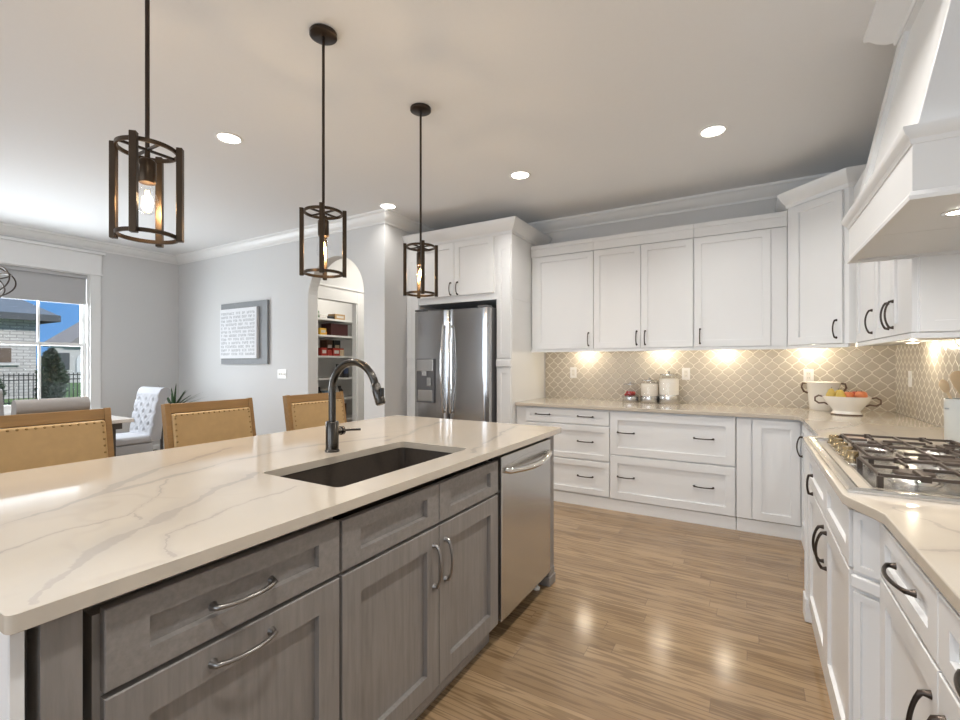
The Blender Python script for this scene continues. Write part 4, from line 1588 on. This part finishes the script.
# ------------------------------------------------------------------ counter stools
st0 = thing('counter_stool', 'leftmost tan leather counter stool, nearest the camera behind the island', 'stool', (-2.42, .765, 0), 0, 'leather stools along the island')
hwid = .248
MB().box(-.19, .20, -.23, .23, .585, .625).build('seat_frame', MAT['oak'], st0, bevel=.004)
MB().box(-.185, .21, -.235, .235, .626, .685).build('seat', MAT['leather'], st0, bevel=.022, seg=3)
rake = R(10)
TB = Matrix.Translation((-.175, 0, .60)) @ Matrix.Rotation(-rake, 4, 'Y')
for s in (-1, 1):
    MB().box(-.022, .022, s * hwid - .0275 * (s > 0) - .0 * (s < 0), s * hwid + .0275 * (s < 0), 0, .49).xf(TB).build('back_post', MAT['oak'], st0, bevel=.003)
MB().box(-.020, .020, -hwid + .028, hwid - .028, .435, .487).xf(TB).build('top_rail', MAT['oak'], st0, bevel=.003)
MB().box(-.020, .020, -hwid + .028, hwid - .028, .10, .14).xf(TB).build('lower_rail', MAT['oak'], st0, bevel=.003)
pd = MB().box(-.030, .034, -hwid + .026, hwid - .026, .142, .433).xf(TB).build('back_pad', MAT['leather'], st0, bevel=.014, seg=3)
MAT['nail'] = plain('brass_nailheads', (0.30, 0.20, 0.09), .35, 1.0)
nail = MB().dome((0, 0, 0), .0062, .005, 'x').xf(Matrix.Rotation(-rake, 4, 'Y')).build('nailhead', MAT['nail'], pd, smooth=True, sharp=80)
spots = [(.0335, -hwid + .044 + (2 * hwid - .088) * k / 14, .421) for k in range(15)]
spots += [(.0335, s_ * (hwid - .040), .155 + .25 * k / 8) for k in range(9) for s_ in (-1, 1)]
for k, p in enumerate(spots):
    if k == 0:
        nail.location = TB @ Vector(p)
    else:
        part_copy(nail, pd, TB @ Vector(p))
for x, dx in ((.17, .02), (-.165, -.04)):
    for s in (-1, 1):
        MB().tube([(x, s * .20, .59), (x + dx, s * .215, 0)], .02, 8, True, [.024, .017]).build('leg', MAT['oak'], st0, smooth=True, sharp=60)
MB().tube([(.185, -.205, .22), (.185, .205, .22)], .012, 8).build('footrest', MAT['oak'], st0, smooth=True, sharp=60)
dup(st0, (-2.42, 1.497, 0), label='middle tan leather counter stool with brass nailheads')
dup(st0, (-2.42, 2.235, 0), label='tan leather counter stool behind the faucet, farthest along the island')


# ------------------------------------------------------------------ dining set
def roll_chair(label, loc, rz, mat, tuft, group=None, wood='bronze'):
    """front faces local -y; the backrest top rolls backwards"""
    root = thing('dining_chair', label, 'chair', loc, rz, group)
    hw = .265
    NXg = 44
    prof = []
    for k in range(41):           # front face upwards
        s = k / 40
        prof.append((.0 + .085 * s ** 1.5, .43 + .53 * s, 1))
    cyy, czz, rr2 = .145, .955, .062
    for k in range(1, 15):
        a = PI - (1.35 * PI) * k / 14
        prof.append((cyy + rr2 * math.cos(a), czz + rr2 * math.sin(a), 0))
    for k in range(1, 11):
        s = k / 10
        prof.append((.152 - .045 * s, .90 - .47 * s, 0))
    rows = [(.20, 0.17), (.33, 0), (.46, .17), (.59, 0), (.72, .17), (.85, 0)]
    btn = []
    for s, o in rows:
        z = .43 + .53 * s
        xs = (-.17, 0, .17) if o == 0 else (-.085, .085)
        btn += [(x, z) for x in xs]
    bm = bmesh.new()
    grid = []
    for i in range(NXg + 1):
        x = -hw + 2 * hw * i / NXg
        e = min(i, NXg - i) / NXg * 2 * hw
        soft = .010 * (1 - min(1, e / .03)) ** 2
        row = []
        for (y, z, f) in prof:
            if f and tuft:
                dd = sum(math.exp(-((x - bx) ** 2 + (z - bz) ** 2) / (2 * .016 ** 2)) for bx, bz in btn)
                # diagonal creases between the buttons
                a1 = (x / .17 + (z - .536) / .138)
                a2 = (x / .17 - (z - .536) / .138)
                cr = max(math.exp(-((a1 - round(a1)) * 9) ** 2), math.exp(-((a2 - round(a2)) * 9) ** 2)) if .50 < z < .93 else 0
                y = y - .014 + .030 * min(1, dd) + .011 * cr
            row.append(bm.verts.new((x, y + (soft if f else -soft if z < .9 else 0), z)))
        grid.append(row)
    np_ = len(prof)
    for i in range(NXg):
        for k in range(np_):
            j = (k + 1) % np_
            bm.faces.new([grid[i][k], grid[i][j], grid[i + 1][j], grid[i + 1][k]])
    bm.faces.new(grid[0])
    bm.faces.new(grid[-1][::-1])
    m = MB()
    m.bm.free()
    m.bm = bm
    bk = m.build('backrest', mat, root, smooth=True, sharp=50)
    if tuft:
        m = MB()
        for bx, bz in btn:
            yy_ = .085 * ((bz - .43) / .53) ** 1.5 + .006
            m.lathe([(.001, -.006), (.008, -.004), (.010, 0), (.008, .004)], 0, 0, 10)
            vs = m.bm.verts[-40:] if False else None
        m.bm.free()
    MB().box(-.25, .25, -.46, .03, .30, .40).build('seat_base', mat, root, bevel=.012)
    MB().box(-.255, .255, -.475, .02, .40, .485).build('seat', mat, root, bevel=.03, seg=3)
    for x in (-.215, .215):
        for y in (-.43, .06):
            MB().tube([(x, y, .31), (x, y + (.03 if y > 0 else 0), 0)], .02, 8, True, [.024, .016]).build('leg', MAT[wood], root, smooth=True, sharp=60)
    return root


roll_chair('white button tufted dining chair with rolled back at the table end', (-6.08, 2.60, 0), R(-1), MAT['fabric_w'], True)
gc = roll_chair('grey dining chair with rolled back, seen from behind in front of the window', (-4.98, 1.45, 0), R(-90), MAT['fabric_g'], False, 'grey rolled back dining chairs')
gc.scale = (.85, 1, 1)
roll_chair('grey dining chair across the table at the left edge of the photo', (-6.90, 1.42, 0), R(90), MAT['fabric_g'], False, 'grey rolled back dining chairs')

MAT['tabletop'] = plain('pale_tabletop', (0.66, 0.64, 0.62), .25, var=.03)
MAT['darkwood'] = plain('dark_table_wood', (0.050, 0.045, 0.042), .45, var=.2)
u = thing('dining_table', 'pale topped dining table with dark apron and legs by the window', 'table', (-5.72, 1.04, 0))
MB().box(-.53, .53, -1.06, 1.13, .725, .76).build('tabletop', MAT['tabletop'], u, bevel=.005)
MB().box(-.50, .50, -1.04, 1.04, .665, .724).build('apron', MAT['darkwood'], u)
for x in (-.43, .43):
    for y in (-.96, .96):
        MB().box(x - .04, x + .04, y - .04, y + .04, 0, .664).build('leg', MAT['darkwood'], u)

# chandelier of bent metal loops over the table
u = thing('orb_chandelier', 'dark wire orb chandelier over the dining table at the left edge', 'chandelier', (-5.90, 1.18, ZC))
MB().lathe([(.06, -.02), (.065, -.015), (.065, -.001)], seg=24).build('canopy', MAT['bronze'], u, smooth=True, sharp=40)
MB().tube([(0, 0, -.02), (0, 0, -1.02)], .007, 8).build('stem', MAT['bronze'], u)
zc2 = 2.03 - ZC
for k, (tilt, yaw, a, b) in enumerate(((80, 0, .33, .18), (70, 40, .34, .20), (100, 80, .32, .17), (62, 120, .33, .20), (110, 160, .34, .17), (20, 30, .30, .30))):
    mt = Matrix.Translation((0, 0, zc2)) @ Matrix.Rotation(R(yaw), 4, 'Z') @ Matrix.Rotation(R(tilt), 4, 'X')
    pts = [mt @ Vector((a * math.cos(2 * PI * q / 48), b * math.sin(2 * PI * q / 48), 0)) for q in range(48)]
    MB().loop_tube(pts, .006, 6).build('loop', MAT['bronze'], u, smooth=True)
for k in range(4):
    a = k * PI / 2
    x, y = .12 * math.cos(a), .12 * math.sin(a)
    MB().tube([(0, 0, zc2 - .10), (x, y, zc2 - .10), (x, y, zc2 - .02)], .006, 8).build('lamp_arm', MAT['bronze'], u)

# plant stand in the corner
u = thing('side_table', 'low black side table in the dining corner under the potted plant', 'table', (-6.62, 3.22, 0))
MB().box(-.22, .22, -.26, .26, .475, .50).build('tabletop', MAT['darkwood'], u, bevel=.003)
for x in (-.20, .20):
    for y in (-.24, .24):
        MB().box(x - .012, x + .012, y - .012, y + .012, 0, .474).build('leg', MAT['darkwood'], u)
u = thing('potted_plant', 'spiky dark green plant in a pale square pot on the side table', 'plant', (-6.58, 3.20, .5005))
m = MB()
m.box(-.11, .11, -.11, .11, 0, .20)
m.build('pot', MAT['ceramic_blue'], u, bevel=.01)
MB().box(-.095, .095, -.095, .095, .20, .206).build('soil', MAT['rim_brown'], u)
m = MB()
rnd = random.Random(11)
for k in range(17):
    a = rnd.uniform(0, 2 * PI)
    if k == 0:
        a = R(62)
    if k == 1:
        a = R(66)
    L, tilt = rnd.uniform(.26, .42), rnd.uniform(.25, 1.15)
    wd = rnd.uniform(.016, .024)
    prev = None
    for q in range(8):
        s = q / 7
        out = .03 + L * math.sin(tilt) * s * (1 + .25 * s)
        up = .205 + L * math.cos(tilt) * s * (1 - .12 * s)
        c = Vector((out * math.cos(a), out * math.sin(a), up))
        sd = Vector((-math.sin(a), math.cos(a), 0)) * wd * (1 - s) ** .6
        cur = [m.bm.verts.new(c - sd), m.bm.verts.new(c + Vector((0, 0, -.006 * (1 - s)))), m.bm.verts.new(c + sd)]
        if prev:
            m.bm.faces.new([prev[0], prev[1], cur[1], cur[0]])
            m.bm.faces.new([prev[1], prev[2], cur[2], cur[1]])
        prev = cur
m.build('leaves', MAT['leaf'], u, smooth=True)

# ------------------------------------------------------------------ framed text on the dining wall
u = thing('framed_sign', 'grey framed white panel with rows of lettering on the dining wall', 'wall sign', (-5.72, YP, 1.69))
MB().box(-.49, .51, -.032, 0, -.405, .405).build('backing_board', MAT['board'], u, bevel=.003)
pn = MB().box(-.455, .345, -.068, -.033, -.33, .325).build('text_panel', MAT['paper'], u, bevel=.003)
m = MB()
rnd = random.Random(21)
words_ = [(9, 3, 2, 5), (6, 2, 6, 4, 3, 1), (3, 4, 3, 2, 8), (2, 7, 3, 2, 3), (1, 2, 1, 3, 11), (5, 2, 7, 3, 5), (1, 3, 6, 6, 5), (4, 3, 4, 3, 6), (4, 1, 6, 4, 3), (2, 8, 4, 3, 2), (4, 1, 6, 3, 4), (6, 4, 3, 6)]
for r, ws in enumerate(words_):
    z = .262 - r * .0485
    tot = sum(ws) + len(ws) - 1
    cw = .735 / tot
    x = -.425
    for wl in ws:
        for q in range(wl):
            x0, x1 = x + cw * .12, x + cw * .82
            s = min(.007, (x1 - x0) * .3)
            zt2, zb2 = z + .016, z - .016
            m.box(x0, x0 + s, -.0690, -.068, zb2, zt2)
            g = rnd.random()
            if g < .7:
                m.box(x0 + s, x1, -.0690, -.068, zt2 - .006, zt2)
            if g < .5 or g > .8:
                m.box(x0 + s, x1, -.0690, -.068, z - .003, z + .003)
            if g > .3:
                m.box(x0 + s, x1, -.0690, -.068, zb2, zb2 + .006)
            if g > .55:
                m.box(x1 - s, x1, -.0690, -.068, zb2 + .006, zt2 - .006)
            x += cw
        x += cw
m.build('lettering', MAT['letters'], pn)

# ------------------------------------------------------------------ pantry shelves and stores
PX0, PX1 = -5.825, -5.50
SHZ = [1.975, 1.725, 1.41, 1.07, .75, .42]
u = thing('pantry_shelving', 'white pantry shelving seen through the arched opening', 'shelving', (PX0, 4.9, 0))
for z in SHZ:
    MB().box(0, PX1 - PX0, -.95, 1.10, z - .028, z).build('shelf', MAT['trim'], u)
for y in (-.965, 1.10):
    MB().box(0, PX1 - PX0, y, y + .015, 0, 2.02).build('upright', MAT['trim'], u)
GR = 'goods on the pantry shelves'
COL = {'green': (.05, .14, .07), 'white': (.60, .58, .55), 'tan': (.42, .27, .12), 'maroon': (.06, .015, .015), 'yellow': (.62, .36, .04), 'red': (.34, .03, .02), 'dark': (.02, .02, .022),
       'orange': (.55, .18, .04), 'navy': (.03, .05, .12), 'cream': (.50, .40, .27), 'brown': (.10, .05, .025), 'blue': (.16, .28, .40)}
for k, c in COL.items():
    MAT['g_' + k] = plain('pack_' + k, c, .5, var=.2, scale=30)


def pk(kind, label, y, shelf, w, h, col, depth=.16, x=PX1 - .03, top='white', dz=0.0):
    root = thing(kind, label, {'jar': 'jar', 'bottle': 'bottle', 'tin': 'tin'}.get(kind, 'box'), (x - depth / 2, y, SHZ[shelf] + .0008 + dz), 0, GR)
    if kind == 'food_box':
        MB().box(-depth / 2, depth / 2, -w / 2, w / 2, 0, h).build('carton', MAT['g_' + col], root)
        MB().box(depth / 2, depth / 2 + .001, -w * .35, w * .35, h * .3, h * .7).build('front_print', MAT['g_' + top], root)
    elif kind == 'food_bag':
        m = MB()
        m.prism_axis([(-w / 2, 0), (w / 2, 0), (w * .46, h * .6), (w * .30, h), (-w * .30, h), (-w * .46, h * .6)], -depth / 2, depth / 2, 'x')
        m.build('bag', MAT['g_' + col], root, bevel=.01)
    elif kind == 'tin':
        MB().lathe([(w / 2, 0), (w / 2, h)], seg=18).build('can', MAT['g_' + col], root, smooth=True, sharp=40)
        MB().lathe([(w * .49, h), (w * .49, h + .004)], seg=18).build('lid', MAT['steel'], root)
    elif kind == 'jar':
        MB().lathe([(w / 2, 0), (w / 2, h * .72), (w * .4, h * .8)], seg=18).build('body', MAT['g_' + col], root, smooth=True, sharp=40)
        MB().lathe([(w * .43, h * .8), (w * .43, h)], seg=18).build('lid', MAT['g_' + top], root)
    else:
        MB().lathe([(w / 2, 0), (w / 2, h * .55), (w * .2, h * .75), (w * .2, h * .9)], seg=18).build('body', MAT['g_' + col], root, smooth=True, sharp=40)
        MB().lathe([(w * .22, h * .9), (w * .22, h)], seg=14).build('cap', MAT['g_' + top], root)
    return root


pk('food_box', 'small green carton on the top pantry shelf, left end', 4.66, 0, .07, .10, 'green')
pk('food_bag', 'pale flat packet beside the green carton on the top pantry shelf', 4.78, 0, .15, .055, 'white')
pk('food_bag', 'grey dark packet lying at the middle of the top pantry shelf', 4.93, 0, .13, .045, 'dark')
pk('food_box', 'tan carton lying on the top pantry shelf toward the right', 5.10, 0, .20, .085, 'tan')
pk('jar', 'small dark jar at the left of the second pantry shelf', 4.665, 1, .07, .09, 'navy')
pk('food_box', 'yellow carton on the second pantry shelf', 4.77, 1, .12, .10, 'yellow')
pk('tin', 'small orange tin right of the yellow carton', 4.872, 1, .06, .05, 'orange')
pk('food_box', 'large dark maroon box on the second pantry shelf', 5.09, 1, .34, .185, 'maroon', depth=.22, top='maroon')
pk('jar', 'white jar with dark lid at the left of the third pantry shelf', 4.68, 2, .09, .15, 'white', top='dark')
pk('food_box', 'red carton beside the white jar on the third pantry shelf', 4.79, 2, .10, .12, 'red')
pk('food_bag', 'small red bag at the middle of the third pantry shelf', 4.90, 2, .10, .09, 'red')
pk('food_box', 'brown carton standing tall at the back of the third pantry shelf', 5.02, 2, .11, .25, 'brown', x=PX1 - .17)
pk('food_box', 'dark carton standing behind at the right of the third pantry shelf', 5.17, 2, .13, .25, 'dark', x=PX1 - .17, top='cream')
pk('food_box', 'bright red low carton in front on the third pantry shelf', 5.03, 2, .13, .12, 'red', depth=.12)
pk('jar', 'cream jar in front at the right of the third pantry shelf', 5.17, 2, .09, .12, 'cream', depth=.10, top='red')
pk('bottle', 'dark slim bottle at the left of the fourth pantry shelf', 4.655, 3, .06, .17, 'brown', top='dark')
pk('food_box', 'dark upright box at the right of the fourth pantry shelf', 5.22, 3, .12, .21, 'dark', top='navy')
pk('bottle', 'black bottle at the left of the fifth pantry shelf', 4.75, 4, .11, .19, 'dark', top='dark')
pk('jar', 'pale blue jar on the fifth pantry shelf beside the black bottle', 4.87, 4, .11, .16, 'blue')
pk('food_bag', 'white bag on the fifth pantry shelf behind the faucet', 5.02, 4, .14, .17, 'white')
pk('bottle', 'black squat bottle at the right of the fifth pantry shelf', 5.16, 4, .12, .21, 'dark')
pk('food_box', 'maroon box on the lowest visible pantry shelf', 5.12, 5, .22, .24, 'maroon', top='dark')

for x, y, lab in ((-5.15, 5.0, 'ceiling light inside the pantry above its shelves'), (-3.95, 4.6, 'ceiling light in the little hall behind the arch')):
    t = thing('recessed_light', lab, 'light', (x, y, ZC), 0, 'recessed lights in the ceiling')
    MB().lathe([(.092, -.001), (.092, -.004), (.076, -.007), (.070, -.002)], seg=32, cap=False).build('trim_ring', MAT['trim'], t, smooth=True)
    MB().lathe([(.001, -.0035), (.070, -.003), (.070, -.0015)], seg=32).build('lens', MAT['lens'], t)
    light('downlight', 'AREA', (0, 0, -.012), 14.0, (1.0, .94, .84), (0, 0, 0), .14, parent=t)
